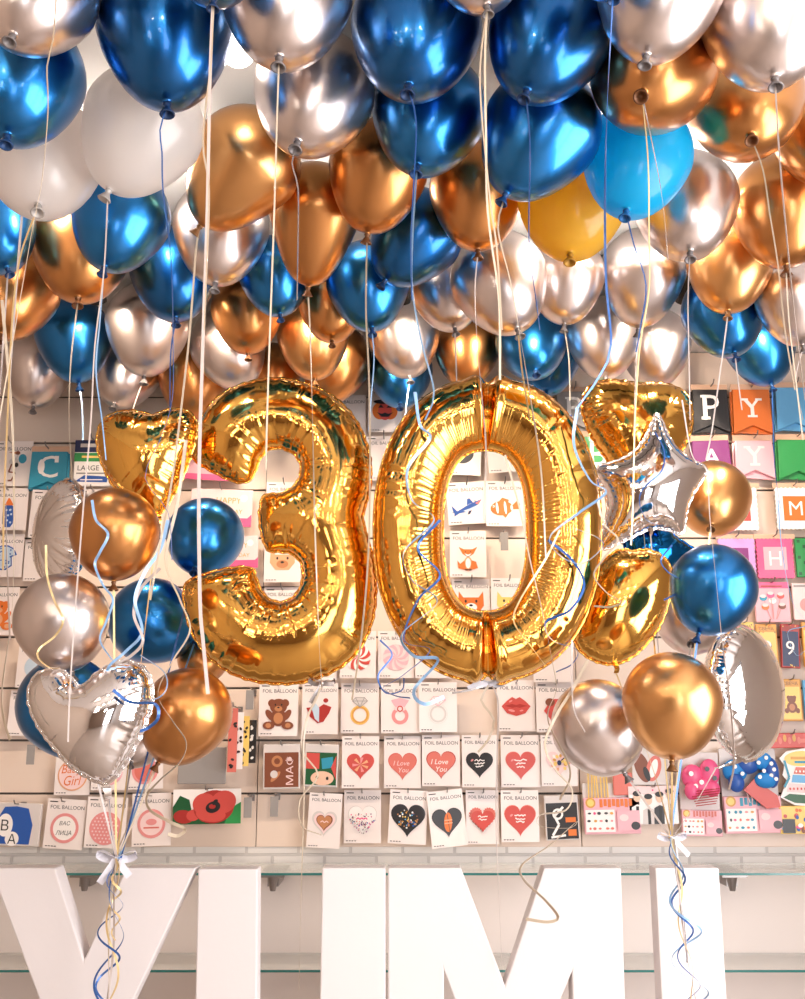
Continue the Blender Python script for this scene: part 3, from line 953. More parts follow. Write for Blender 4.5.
# ------------------------------------------------------------------ loose curling ribbons
CURLS = [
 ('blue curling ribbon zigzagging down the left side of the nought', 2.86, .0100, 'sky', [(415,392),(420,425),(430,438),(408,468),(412,500),(434,520),(404,552),(412,580),(437,602),(402,634),(414,656),(438,660),(414,690),(424,704),(444,697)]),
 ('dark blue curling ribbon hanging beneath the lower left of the nought', 2.90, .008, 'blue', [(440,520),(418,548),(440,575),(418,600),(404,640),(430,650),(402,676),(383,688),(396,696),(410,698)]),
 ('short blue ribbon curl on the peppermint cards', 2.95, .005, 'blue', [(380,640),(392,655),(378,676),(386,693),(402,690),(404,678)]),
 ('blue curling ribbon looping over the right side of the nought', 2.86, .0100, 'sky', [(577,408),(574,445),(590,480),(606,492),(580,512),(551,535),(556,552),(580,564),(602,548),(598,538),(574,528)]),
 ('dark blue curling ribbon winding down the lower right of the nought', 2.86, .0095, 'blue', [(548,540),(572,560),(584,585),(570,610),(546,622),(552,640),(577,650),(572,664),(556,672)]),
 ('long dark blue ribbon running behind the silver star tip', 3.0, .0095, 'blue', [(570,415),(576,440),(588,463),(598,485),(580,468),(566,448)]),
 ('cream ribbon crossing the lower right of the nought', 2.84, .007, 'cream', [(505,455),(520,510),(530,560),(542,610),(552,660),(556,690),(548,720),(570,770),(560,800)]),
 ('pale ribbon running to the lower right of the nought hole', 2.85, .006, 'gold', [(560,530),(545,560),(520,600),(514,622),(530,645),(545,665)]),
 ('cream ribbon curl beside the rounded gold heart', 2.92, .007, 'cream', [(597,500),(605,525),(618,540),(604,558),(594,575),(606,592),(621,602),(610,607),(594,606)]),
 ('cream ribbon snaking down right of the left bunch', 2.66, .009, 'cream', [(186,440),(178,500),(166,560),(180,600),(190,630),(172,662),(158,694),(172,720),(186,742),(180,762),(160,780),(147,796),(150,810),(170,822),(185,829),(178,836),(168,834)]),
 ('blue ribbon curling over the blue balloon of the left bunch', 2.64, .009, 'sky', [(168,520),(160,550),(145,572),(135,600),(142,632),(125,652),(108,668),(106,690),(126,697),(152,700),(166,690),(164,672),(140,655)]),
 ('white ribbon curl on the blue balloon of the left bunch', 2.64, .008, 'white', [(160,568),(140,590),(134,615),(143,640),(132,655),(115,664)]),
 ('thin silver ribbon curling down the top copper balloon of the left bunch', 2.60, .007, 'sky', [(92,500),(96,520),(108,534),(100,552),(95,565),(103,585),(113,600),(106,622),(100,640),(112,660)]),
 ('blue ribbon curl lying across the right edge of the silver foil heart', 2.55, .008, 'blue', [(113,690),(130,702),(155,704),(158,718),(148,728),(140,731)]),
 ('gold ribbon curl on the silver balloon above the silver foil heart', 2.56, .0055, 'gold', [(46,545),(47,575),(54,600),(63,620),(55,636),(40,648),(38,658),(50,668),(59,668)]),
 ('cream ribbon curls hanging in front of the heart cards at the right', 2.70, .009, 'cream', [(588,660),(572,690),(556,716),(545,745),(556,770),(572,790),(566,810),(540,815),(540,826),(570,828),(576,822),(550,845),(522,865),(524,880),(545,900),(558,917),(548,922),(526,919)]),
 ('white thread ribbon over the large silver balloon at the right', 2.70, .005, 'white', [(572,640),(572,680),(574,710),(585,732)]),
 ('thin dark blue ribbon ring on the silver foil star', 2.98, .005, 'blue', [(655,432),(664,450),(662,470),(650,482),(641,492),(640,506),(647,520),(660,526)]),
 ('blue ribbon curl between the gold heart and blue balloon at the right', 2.80, .005, 'blue', [(672,545),(661,560),(668,572),(680,580),(678,592),(664,600)]),
 ('white ribbon passing over the orange gold balloon and blue one at the right', 2.60, .005, 'white', [(682,400),(692,455),(706,470),(710,520),(716,580),(722,640),(730,700),(734,760),(729,790)]),
 ('blue ribbon hanging at the far right by the candle packs', 3.3, .005, 'sky', [(778,500),(782,550),(792,600),(806,624),(788,632),(796,655),(806,650)]),
 ('white hanging ribbon at the far left over the stork card', 2.5, .006, 'white', [(24,190),(16,290),(10,380),(6,470),(7,560),(10,640)]),
 ('cream hanging ribbon at the far left over the teddy card', 2.6, .008, 'cream', [(2,300),(12,420),(14,530),(12,610),(2,690),(4,720),(10,740)]),
]
for label, d, w, rc, pts in CURLS:
    P = [at(x, y, d + .012 * math.sin(i * 1.9)) for i, (x, y) in enumerate(pts)]
    o = P[0].copy()
    ob = obj('hanging_ribbon', ribbon_mesh([p - o for p in P], w, RIB[rc], 2.0, .3, .0007, .008))
    ob.location = o
    tag(ob, label, 'ribbon', 'curling ribbons hanging loose')
# ------------------------------------------------------------------ the room
XL, XR, YB = -2.3, 2.3, -4.2
LAM = mat('pale beige laminate', (0.78, 0.64, 0.545), 0.42, 0.0, 0.15)
PAINT = mat('white paint', (0.83, 0.79, 0.77), 0.7)
FOAM = add_bump(mat('white foam letter', (0.79, 0.745, 0.745), 0.65), 60, 0.05, 0.004)
FLOORM = mat('pale floor tile', (0.42, 0.35, 0.305), 0.35)
DARKGAP = mat('dark groove', (0.10, 0.085, 0.075), 0.7)

def brick_material():
    m = mat('white painted brick', (0.80, 0.78, 0.76), 0.6)
    nt = m.node_tree
    b = nt.nodes['Principled BSDF']
    tc = nt.nodes.new('ShaderNodeTexCoord')
    mp = nt.nodes.new('ShaderNodeMapping')
    mp.inputs['Rotation'].default_value = (math.radians(90), 0, 0)
    br = nt.nodes.new('ShaderNodeTexBrick')
    br.inputs['Scale'].default_value = 1.0
    br.inputs['Brick Width'].default_value = 0.20
    br.inputs['Row Height'].default_value = 0.065
    br.inputs['Mortar Size'].default_value = 0.006
    br.inputs['Color1'].default_value = (0.80, 0.78, 0.76, 1)
    br.inputs['Color2'].default_value = (0.75, 0.73, 0.71, 1)
    br.inputs['Mortar'].default_value = (0.58, 0.56, 0.55, 1)
    bp = nt.nodes.new('ShaderNodeBump')
    bp.inputs['Strength'].default_value = 0.8
    bp.inputs['Distance'].default_value = 0.01
    bp.invert = True
    nt.links.new(tc.outputs['Object'], mp.inputs[0])
    nt.links.new(mp.outputs[0], br.inputs['Vector'])
    nt.links.new(br.outputs['Color'], b.inputs['Base Color'])
    nt.links.new(br.outputs['Fac'], bp.inputs['Height'])
    nt.links.new(bp.outputs[0], b.inputs['Normal'])
    return m
BRICK = brick_material()
add_bump(LAM, 3, 0.03, 0.004)

GZ = [0.935 + 0.2013 * k for k in range(11)]      # heights of the slat grooves
structure(MB().box(XL, XR, YB, WALL + .2, -.1, 0, FLOORM).build('floor'))
structure(MB().box(XL, XR, YB, WALL + .2, CEIL, CEIL + .1, PAINT).build('ceiling'))
structure(MB().box(XL, XR, WALL + .012, WALL + .15, 0, CEIL, DARKGAP).build('wall_back'))
mb = MB()
vx = lambda x, y: at(x, y, WALL).x
seams = [XL, vx(-120, 770), vx(257, 800), vx(580, 790), XR]
for k in range(10):
    for a, b in zip(seams, seams[1:]):
        mb.box(a + .0015, b - .0015, WALL, WALL + .018, GZ[k] + .004, min(GZ[k + 1] - .004, CEIL - .001), LAM)
structure(mb.build('wall_slats', bevel=0.0015))
structure(MB().box(XL, XR, WALL + .004, WALL + .02, .40, GZ[0] + .0035, BRICK).build('wall_brick'))
structure(MB().box(XL, XR, WALL - .012, WALL + .006, 0.0, .858, mat('lower back panel', (0.88, 0.80, 0.76), 0.5)).build('wall_lower'))

# side walls with the shop window on the right and the glazed front behind the camera
structure(MB().box(XL - .1, XL, YB, WALL + .2, 0, CEIL, mat('warm side wall', (0.42, 0.32, 0.25), 0.7)).build('wall_left'))
mb = MB()
WR = mat('right side wall', (0.55, 0.50, 0.47), 0.7)
wy0, wy1, wz0, wz1 = -1.0, 2.3, 0.35, 2.45
mb.box(XR, XR + .12, YB, wy0, 0, CEIL, WR).box(XR, XR + .12, wy1, WALL + .2, 0, CEIL, WR).box(XR, XR + .12, wy0, wy1, 0, wz0, WR).box(XR, XR + .12, wy0, wy1, wz1, CEIL, WR)
structure(mb.build('wall_right'))
mb = MB()
FRONT = mat('shop front wall', (0.20, 0.13, 0.09), 0.6)
dx0, dx1, dz1 = 0.5, 1.9, 2.35
mb.box(XL, dx0, YB - .1, YB, 0, CEIL, FRONT).box(dx1, XR, YB - .1, YB, 0, CEIL, FRONT).box(dx0, dx1, YB - .1, YB, dz1, CEIL, FRONT)
structure(mb.build('wall_front'))
FRAME = mat('dark window frame', (0.05, 0.045, 0.04), 0.4)
def pane_mat():
    m = bpy.data.materials.new('clear pane')
    m.use_nodes = True
    nt = m.node_tree
    nt.nodes.clear()
    o = nt.nodes.new('ShaderNodeOutputMaterial')
    t = nt.nodes.new('ShaderNodeBsdfTransparent')
    g = nt.nodes.new('ShaderNodeBsdfGlossy')
    g.inputs['Roughness'].default_value = 0.02
    x = nt.nodes.new('ShaderNodeMixShader')
    x.inputs[0].default_value = 0.05
    nt.links.new(t.outputs[0], x.inputs[1])
    nt.links.new(g.outputs[0], x.inputs[2])
    nt.links.new(x.outputs[0], o.inputs[0])
    return m
PANE = pane_mat()
mb = MB()
for a, b, c, d in ((wy0, wy0 + .05, wz0, wz1), (wy1 - .05, wy1, wz0, wz1), (wy0 + .05, wy1 - .05, wz0, wz0 + .05), (wy0 + .05, wy1 - .05, wz1 - .05, wz1), (.62, .67, wz0 + .05, wz1 - .05)):
    mb.box(XR + .02, XR + .07, a, b, c, d, FRAME)
w1 = structure(mb.build('window_1'))
obj('pane', mesh_of('pane', *box(XR + .04, XR + .046, wy0 + .05, wy1 - .05, wz0 + .05, wz1 - .05), PANE), w1)
mb = MB()
for a, b, c, d in ((dx0, dx0 + .06, 0, dz1), (dx1 - .06, dx1, 0, dz1), (dx0 + .06, dx1 - .06, dz1 - .06, dz1), (dx0 + .06, dx1 - .06, 0, .12)):
    mb.box(a, b, YB - .07, YB - .02, c, d, FRAME)
d1 = structure(mb.build('door_1'))
obj('pane', mesh_of('pane', *box(dx0 + .06, dx1 - .06, YB - .05, YB - .044, .12, dz1 - .06), PANE), d1)

def area(name, loc, rot, sx, sy, power, col):
    l = bpy.data.lights.new(name, 'AREA')
    l.shape = 'RECTANGLE'
    l.size, l.size_y = sx, sy
    l.energy = power
    l.color = col
    o = bpy.data.objects.new(name, l)
    COL.objects.link(o)
    o.location = loc
    o.rotation_euler = rot
    return o
area('window_daylight', (XR + .10, (wy0 + wy1) / 2, (wz0 + wz1) / 2), (0, math.radians(90), 0), wz1 - wz0 - .1, wy1 - wy0 - .1, 230, (1.0, 0.97, 0.97))
area('door_daylight', ((dx0 + dx1) / 2, YB - .09, dz1 / 2), (math.radians(90), 0, 0), dx1 - dx0 - .12, dz1 - .2, 60, (0.97, 0.97, 1.0))

def spot(name, loc, target, power, col, size, blend, radius, parent=None, P=None):
    l = bpy.data.lights.new(name, 'SPOT')
    l.energy = power
    l.color = col
    l.spot_size = math.radians(size)
    l.spot_blend = blend
    l.shadow_soft_size = radius
    o = bpy.data.objects.new(name, l)
    COL.objects.link(o)
    M = T(loc) @ (Vector(target) - Vector(loc)).to_track_quat('-Z', 'Y').to_matrix().to_4x4()
    if parent is not None:
        o.parent = parent
        o.matrix_parent_inverse = P.inverted()
    o.matrix_world = M
    return o

# track lights
LENS = mat('glowing lamp lens', (1.0, 0.88, 0.74), 0.3, emit=14.0)
def track_lamp(x, y, z, target, power, label, size=125, group='ceiling track lights'):
    loc = Vector((x, y, z))
    ax = (Vector(target) - loc).normalized()
    M = T(loc)
    e = empty('track_spotlight', label=label, cat='ceiling lamp', group=group, M=M)
    mb = MB()
    mb.cyl(-ax * .10, ax * .012, .030, BLACKM, 24)
    mb.cyl(-ax * .115, -ax * .10, .022, BLACKM, 24)
    lh = mb.build('lamp_housing', e)
    mb = MB()
    mb.cyl(ax * .012, ax * .014, .026, LENS, 24)
    mb.build('lens', lh)
    mb = MB()
    mb.cyl(-ax * .06, Vector((0, 0, CEIL - .035 - z)), .007, BLACKM, 10)
    mb.build('stem', e)
    spot('lamp_light', loc + ax * .03, target, power, (1.0, 0.80, 0.62), size, 0.6, 0.028, e, M)
    return e
def clear_of_balloons(x, y, z):
    return min((Vector((x, y, z)) - c).length - R for c, R in BALL)
mb = MB()
mb.box(-1.75, 1.75, TY - .018, TY + .018, CEIL - .03, CEIL - .001, BLACKM)
tag(mb.build('ceiling_track'), 'black ceiling track carrying the spotlights in front of the slat wall', 'lamp track')
for x, y, lab in LAMPS:
    p = at(x, y, TY)
    X, Zl = p.x, 2.80
    track_lamp(X, TY, Zl, (X * 1.02, WALL, 2.05), 29, lab)
# three more lamps over the front rows and two rows behind the camera
for yy in (0.55, -1.3):
    mb = MB()
    mb.box(-1.9, 1.9, yy - .018, yy + .018, CEIL - .03, CEIL - .001, BLACKM)
    for xx in (-1.5, -0.9, -0.3, 0.3, 0.9, 1.5):
        track_lamp(xx, yy, 2.80, (xx * .8, 3.6, 1.3), 7, 'black track spotlight high over the shop floor around the camera', 95, 'track lights over the shop floor')
    tag(mb.build('ceiling_track'), 'black ceiling track over the shop floor ' + ('just ahead of the camera' if yy > 0 else 'well behind the camera'), 'lamp track')
BULB = mat('warm white lamp globe', (1.0, 0.90, 0.80), 0.4, emit=9.0)
def globe_lamp(p, r, power, label, group):
    e = empty('globe_lamp', p, label, 'ceiling lamp', group)
    mb = MB()
    mb.ell((0, 0, 0), (r, r, r), BULB, 28, 16)
    mb.build('glass_globe', e, None, True).visible_shadow = True
    mb = MB()
    mb.cyl((0, 0, r * .9), (0, 0, CEIL - .002 - p.z), r * .35 if r < .08 else .006, PAINT, 16)
    mb.cyl((0, 0, CEIL - .012 - p.z), (0, 0, CEIL - .001 - p.z), r * .6, PAINT, 20)
    mb.build('ceiling_fitting', e)
    l = bpy.data.lights.new('globe_light', 'POINT')
    l.energy = power
    l.color = (1.0, .91, .82)
    l.shadow_soft_size = r * 1.15
    o = link(bpy.data.objects.new('globe_light', l), e)
    return e
for x, y, d, pw, lab in GLOBES:
    p = at(x, y, d)
    p.z = CEIL - .065
    globe_lamp(p, .04, pw, lab, 'small globe lamps on the ceiling')
for gx, gy in ((-1.2, -.6), (0.9, -.7), (-.2, -2.3)):  # added lamps, unseen, to throw light up on ceiling and balloons
    globe_lamp(Vector((gx, gy, 2.25)), .11, 46, 'added unseen globe lamp hanging behind the camera as uplight', 'added globe uplights behind the camera')

w = bpy.data.worlds.new('shop surroundings')
SC.world = w
w.use_nodes = True
w.node_tree.nodes['Background'].inputs[0].default_value = (0.9, 0.92, 1.0, 1)
w.node_tree.nodes['Background'].inputs[1].default_value = 0.8

# ------------------------------------------------------------------ glass shelves
GLASS = mat('clear shelf glass', (0.80, 0.83, 0.81), 0.10, 0.0, 0.3)
_nt = GLASS.node_tree
_t = _nt.nodes.new('ShaderNodeBsdfTransparent')
_x = _nt.nodes.new('ShaderNodeMixShader')
_x.inputs[0].default_value = 0.55
_nt.links.new(_nt.nodes['Principled BSDF'].outputs[0], _x.inputs[1])
_nt.links.new(_t.outputs[0], _x.inputs[2])
_nt.links.new(_x.outputs[0], _nt.nodes['Material Output'].inputs['Surface'])
EDGE = mat('teal glass edge', (0.03, 0.20, 0.19), 0.15, 0.0, 0.4)
def shelf(yp, label, brackets):
    z = at(400, yp, 3.86).z
    M = T((0, 3.86, z))
    e = empty('glass_shelf', label=label, cat='shelf', group='glass wall shelves', M=M)
    mb = MB()
    mb.box(-1.9, 1.9, .003, WALL - .014 - 3.86, -.008, 0, GLASS)
    mb.build('glass_pane', e)
    mb = MB()
    mb.box(-1.9, 1.9, 0, .003, -.008, .0, EDGE)
    mb.build('polished_edge', e)
    for bx in brackets:
        p = at(bx, yp + 9, 3.9)
        mb = MB()
        mb.box(p.x - .045, p.x + .045, .06, WALL - .014 - 3.86, -.024, -.009, METAL)
        mb.cyl((p.x, .10, -.02), (p.x, .10, -.075), .022, METAL, 16, .010)
        mb.box(p.x - .02, p.x + .02, .10, WALL - .014 - 3.86, -.06, -.03, METAL)
        mb.build('bracket', e, None, False)
    return e
shelf(873, 'upper glass shelf with teal edge just behind the white letters', (80, 271, 737))
shelf(970, 'lower glass shelf with teal edge behind the white letters', ())

# ------------------------------------------------------------------ big white letters standing on the floor
LD = 3.0
def letter(pts, label, depth=0.075, d=LD):
    q = [at(x, y, d) for x, y in pts]
    x0 = sum(p.x for p in q) / len(q)
    mb = MB()
    mb.prism([(p.x - x0, max(0.0, p.z)) for p in q], 0, depth, FOAM)
    o = mb.build('standing_letter', bevel=.004)
    o.location = (x0, d, 0)
    tag(o, label, 'letter', 'white letters standing on the floor')
    return o
B = 1284
letter([(-10,868),(55,868),(84,960),(126,868),(196,868),(-2,1288),(-78,1288),(56,1045)], 'big white letter shaped like a Y at the left under the left bunch')
letter([(198,869),(257.5,869),(255,1288),(189,1288)], 'big white letter I touching the arm of the Y shaped one')
letter([(322,868),(385.5,868),(385.5,1288),(315,1288)], 'big white letter I pushed against the left side of the M')
letter([(388,868),(461,868),(505,986),(544,868),(621,868),(634,1288),(581,1288),(572,972),(504,1133),(444,971),(443,1288),(388,1288)], 'big white letter M under the nought', d=3.005)
letter([(655,868),(719,868),(744,1288),(676,1288)], 'big white letter I under the right bunch')
# ------------------------------------------------------------------ printed things on the wall
GLYPH = {}
def glyphs(text):
    """flat outline of a piece of writing, one unit wide: vertices and faces"""
    if text in GLYPH:
        return GLYPH[text]
    cu = bpy.data.curves.new('writing', 'FONT')
    cu.body = text
    cu.resolution_u = 3
    cu.align_x = 'CENTER'
    o = bpy.data.objects.new('writing', cu)
    COL.objects.link(o)
    bpy.context.view_layer.update()
    me = bpy.data.meshes.new_from_object(o.evaluated_get(bpy.context.evaluated_depsgraph_get()))
    v = np.array([(p.co.x, p.co.y) for p in me.vertices])
    f = [tuple(p.vertices) for p in me.polygons]
    bpy.data.objects.remove(o)
    bpy.data.curves.remove(cu)
    bpy.data.meshes.remove(me)
    lo, hi = v.min(0), v.max(0)
    v = (v - (lo + hi) / 2) / (hi[0] - lo[0])
    GLYPH[text] = (v, f)
    return v, f

class Print:
    """flat printed shapes, stacked in thin layers; unit = width of the sheet"""
    def __init__(s, w):
        s.w, s.mb, s.y = w, MB(), 0.0
    def _add(s, pts, f, m):
        s.y -= 0.00022
        w = s.w
        ff = []
        for t in f:
            ar = 0
            for i in range(len(t)):
                a, b = pts[t[i]], pts[t[(i + 1) % len(t)]]
                ar += a[0] * b[1] - b[0] * a[1]
            ff.append(tuple(t) if ar > 0 else tuple(t)[::-1])
        s.mb.add([(p[0] * w, s.y, p[1] * w) for p in pts], ff, INK[m] if isinstance(m, str) else m)
        return s
    def poly(s, pts, m):
        tr = geometry.tessellate_polygon([[Vector((p[0], p[1], 0)) for p in pts]])
        return s._add(list(pts), tr, m)
    def rect(s, x0, y0, x1, y1, m):
        return s._add([(x0, y0), (x1, y0), (x1, y1), (x0, y1)], [(0, 1, 2, 3)], m)
    def ell(s, cx, cy, rx, ry, m, rot=0.0, n=28, a0=0, a1=2 * PI):
        c, q = math.cos(rot), math.sin(rot)
        P = []
        full = abs(a1 - a0 - 2 * PI) < 1e-6
        for i in range(n if full else n + 1):
            a = a0 + (a1 - a0) * i / n
            x, y = rx * math.cos(a), ry * math.sin(a)
            P.append((cx + x * c - y * q, cy + x * q + y * c))
        return s._add(P, [tuple(range(len(P)))], m)
    def ring(s, cx, cy, r0, r1, m, n=36):
        P = [(cx + r * math.cos(2 * PI * i / n), cy + r * math.sin(2 * PI * i / n)) for r in (r0, r1) for i in range(n)]
        return s._add(P, [(i, (i + 1) % n, n + (i + 1) % n, n + i) for i in range(n)], m)
    def heart(s, cx, cy, w, h, m, rot=0.0):
        c, q = math.cos(rot), math.sin(rot)
        P = [(cx + x * c - y * q, cy + x * q + y * c) for x, y in heart_loop(w, h, 0.1, 48)]
        return s.poly(P, m)
    def line(s, pts, w, m):
        for a, b in zip(pts, pts[1:]):
            L = math.hypot(b[0] - a[0], b[1] - a[1]) or 1
            nx, ny = -(b[1] - a[1]) / L * w / 2, (b[0] - a[0]) / L * w / 2
            s._add([(a[0] + nx, a[1] + ny), (b[0] + nx, b[1] + ny), (b[0] - nx, b[1] - ny), (a[0] - nx, a[1] - ny)], [(0, 1, 2, 3)], m)
            s.y += 0.00022
        s.y -= 0.00022
        return s
    def text(s, t, cx, cy, w, m, rot=0.0, h=1.0, slant=0.0):
        v, f = glyphs(t)
        c, q = math.cos(rot), math.sin(rot)
        P = []
        for x, y in v:
            x, y = x * w + slant * y * w, y * w * h
            P.append((cx + x * c - y * q, cy + x * q + y * c))
        return s._add(P, f, m)
    def build(s, name, parent, y0):
        if not s.mb.f:
            return None
        o = s.mb.build(name, parent)
        o.location = (0, y0, 0)
        return o

def petals(p, cx, cy, r, n, m, w=.4):
    for i in range(n):
        a = 2 * PI * i / n
        p.ell(cx + r * .6 * math.cos(a), cy + r * .6 * math.sin(a), r * .45, r * w * .5, m, a, 10)

rp = random.Random(5)
# --- one drawing function per motif; v=0 is the middle of the picture area
def m_candy(p, m1, m2):
    p.ell(0, -.08, .36, .36, m2)
    for i in range(8):
        a = 2 * PI * i / 8
        P = []
        for k in range(9):
            r = .36 * k / 8
            P.append((r * math.cos(a + 1.0 * k / 8), -.08 + r * math.sin(a + 1.0 * k / 8)))
        for k in range(8, -1, -1):
            r = .36 * k / 8
            P.append((r * math.cos(a + .40 + 1.0 * k / 8), -.08 + r * math.sin(a + .40 + 1.0 * k / 8)))
        P = P[:-1]
        p.poly(P, m1)
def m_teddy(p, a='brown', b='tan'):
    p.ell(-.17, .16, .10, .10, a); p.ell(.17, .16, .10, .10, a); p.ell(0, .08, .22, .19, a)
    p.ell(0, -.20, .20, .22, a); p.ell(-.22, -.14, .08, .16, a, .6); p.ell(.22, -.14, .08, .16, a, -.6)
    p.ell(-.24, -.40, .15, .10, a); p.ell(.24, -.40, .15, .10, a); p.ell(0, .02, .10, .07, b); p.ell(0, -.22, .12, .14, b); p.ell(-.25, -.40, .07, .06, b); p.ell(.25, -.40, .07, .06, b)
    p.ell(-.08, .12, .02, .025, 'black', n=10); p.ell(.08, .12, .02, .025, 'black', n=10); p.ell(0, .05, .03, .02, 'black', n=10)
def m_ring(p, band, gem, gem2):
    p.ring(0, -.18, .17, .25, band); p.ring(0, -.18, .225, .24, 'yellow' if band == 'gold' else 'white')
    p.poly([(-.20, .18), (-.12, .27), (.12, .27), (.20, .18), (0, .02)], gem)
    p.line([(-.20, .18), (.20, .18)], .015, gem2); p.line([(-.12, .27), (-.07, .18), (0, .02), (.07, .18), (.12, .27)], .015, gem2); p.line([(-.2, .18), (-.12, .27), (.12, .27), (.2, .18), (0, .02), (-.2, .18)], .015, gem2)
def m_shark(p):
    p.poly([(-.40, -.22), (-.24, -.20), (.02, -.06), (.22, .02), (.40, .08), (.30, -.06), (.16, -.18), (-.04, -.24), (-.20, -.26), (-.34, -.34), (-.33, -.25)], 'blue')
    p.poly([(-.40, -.04), (-.26, -.20), (-.30, -.26), (-.36, -.20)], 'blue'); p.poly([(0, -.06), (.02, .10), (.08, .12), (.17, 0)], 'blue')
    p.poly([(.04, -.22), (.0, -.31), (.07, -.29), (.12, -.20)], 'navy'); p.poly([(-.1, -.2), (.1, -.14), (.3, -.06), (.16, -.18), (-.04, -.24)], 'paleblue')
    p.poly([(.22, -.02), (.38, .06), (.30, -.06)], 'coral'); p.ell(.22, .035, .018, .018, 'black', n=10)
def m_fish(p):
    p.ell(-.08, -.13, .30, .20, 'orange', .08); p.poly([(.16, -.10), (.36, .10), (.42, -.02), (.40, -.16), (.20, -.16)], 'orange')
    p.poly([(-.16, .05), (-.06, .16), (.12, .10), (.10, .02)], 'orange'); p.poly([(-.08, -.30), (.02, -.40), (.10, -.28)], 'orange')
    for x, h in ((-.20, .16), (.02, .18), (.19, .08)):
        p.ell(x, -.12, .035, h, 'white', .1)
    p.ell(-.30, -.08, .03, .035, 'white', n=12); p.ell(-.31, -.08, .016, .02, 'black', n=10); p.line([(-.36, -.2), (-.28, -.22)], .012, 'brown')
def m_fox(p):
    p.poly([(-.26, .20), (-.12, .13), (.12, .13), (.26, .20), (.15, .00), (0, -.10), (-.15, .00)], 'orange'); p.poly([(-.10, .02), (0, -.10), (.10, .02), (0, -.02)], 'white')
    p.ell(0, -.08, .025, .02, 'black', n=10); p.ell(0, -.28, .12, .20, 'peach'); p.ell(0, -.26, .07, .14, 'white')
    p.poly([(-.10, -.18), (-.22, -.28), (-.30, -.18), (-.27, -.40), (-.05, -.46)], 'orange'); p.poly([(.10, -.18), (.22, -.22), (.27, -.40), (.05, -.46)], 'orange')
    p.ell(-.07, .06, .016, .02, 'black', n=10); p.ell(.07, .06, .016, .02, 'black', n=10); p.ell(-.05, -.44, .05, .03, 'brown'); p.ell(.05, -.44, .05, .03, 'brown')
def m_lips(p):
    p.poly([(-.38, -.02), (-.24, .12), (-.10, .22), (0, .17), (.10, .22), (.24, .12), (.38, -.02), (.24, -.20), (0, -.27), (-.24, -.20)], 'red')
    p.poly([(-.30, -.01), (-.1, .04), (0, .01), (.1, .04), (.30, -.01), (.1, -.06), (0, -.04), (-.1, -.06)], 'crimson'); p.ell(-.12, -.13, .09, .03, 'rose', -.2); p.ell(.14, -.13, .05, .02, 'rose', .2); p.ell(-.14, .11, .05, .02, 'rose', .5)
def m_heart(p, base, marks=(), rim=None, w=.74, h=.68, rot=0.0, y=-.12):
    if rim:
        p.heart(0, y, w * 1.05, h * 1.05, rim, rot)
    p.heart(0, y, w, h, base, rot)
    for t in marks:
        if t[0] == 'text':
            p.text(t[1], t[2], y + t[3], t[4], t[5], t[6] if len(t) > 6 else 0.0, 1.0, .25)
        elif t[0] == 'dots':
            for _ in range(t[1]):
                a, r = rp.uniform(0, 6.28), rp.random() ** .5
                x, yy = r * math.cos(a) * w * .36, r * math.sin(a) * h * .30 + h * .06
                k = rp.uniform(.012, .028)
                p.ell(x, y + yy, k, k, rp.choice(t[2]), 0, 8)
        elif t[0] == 'scribble':
            for k in range(t[1]):
                yy = y + .14 - k * .085
                L = .17 * (1 - .18 * k) * rp.uniform(.8, 1.1)
                p.line([(-L + 2 * L * i / 9, yy + rp.uniform(-.026, .026)) for i in range(10)], .028, t[2])
        elif t[0] == 'facets':
            for i in range(7):
                a = 2 * PI * i / 7 + .3
                p.poly([(0, y + .05), (.3 * w * math.cos(a), y + .05 + .36 * h * math.sin(a) * .8), (.3 * w * math.cos(a + .4), y + .05 + .36 * h * math.sin(a + .4) * .8)], 'rose' if i % 2 else 'peach')
        elif t[0] == 'glint':
            p.ell(-.20 * w / .7, y + .14, .045, .025, 'rose', .6, 12)
def m_disc(p, base, rim=None, texts=(), y=-.10, r=.36):
    if rim:
        p.ell(0, y, r, r, rim); p.ell(0, y, r * .80, r * .80, base)
    else:
        p.ell(0, y, r, r, base)
    for t, dy, w, c in texts:
        p.text(t, 0, y + dy, w, c, .04, 1.0, .2)
def m_stork(p):
    p.ell(.04, .05, .12, .09, 'lightgrey', .3); p.line([(.10, .10), (.14, .24)], .03, 'lightgrey'); p.ell(.13, .27, .06, .05, 'brown'); p.poly([(.10, .30), (-.10, .28), (.08, .24)], 'tan')
    p.ell(.26, .12, .10, .12, 'teal'); p.line([(0, -.02), (-.06, -.22), (.10, -.24), (.02, -.44), (-.06, -.44)], .035, 'brown'); p.ell(.12, -.04, .05, .06, 'black')
def m_bottle(p):
    p.poly([(-.08, .10), (.10, .10), (.16, .02), (.15, -.40), (.08, -.50), (-.08, -.50), (-.14, -.40), (-.15, .02)], 'blue'); p.poly([(-.12, .10), (.14, .10), (.08, .20), (.02, .30), (-.02, .30), (-.06, .20)], 'orange')
    for i in range(9):
        p.ell(rp.uniform(-.1, .1), rp.uniform(-.42, .0), .03, .03, 'paleblue', 0, 8)
def m_onesie(p):
    p.poly([(-.22, .22), (-.08, .28), (.08, .28), (.24, .20), (.34, .02), (.20, -.04), (.22, -.28), (.06, -.40), (-.08, -.40), (-.22, -.28), (-.20, -.04), (-.34, .02)], 'blue')
    p.poly([(-.20, .19), (-.08, .24), (.08, .24), (.22, .17), (.29, .03), (.17, -.01), (.19, -.26), (.05, -.36), (-.07, -.36), (-.19, -.26), (-.17, -.01), (-.29, .03)], 'paleblue')
    for i in range(16):
        p.ell(rp.uniform(-.18, .18), rp.uniform(-.32, .2), .022, .022, 'blue', 0, 8)
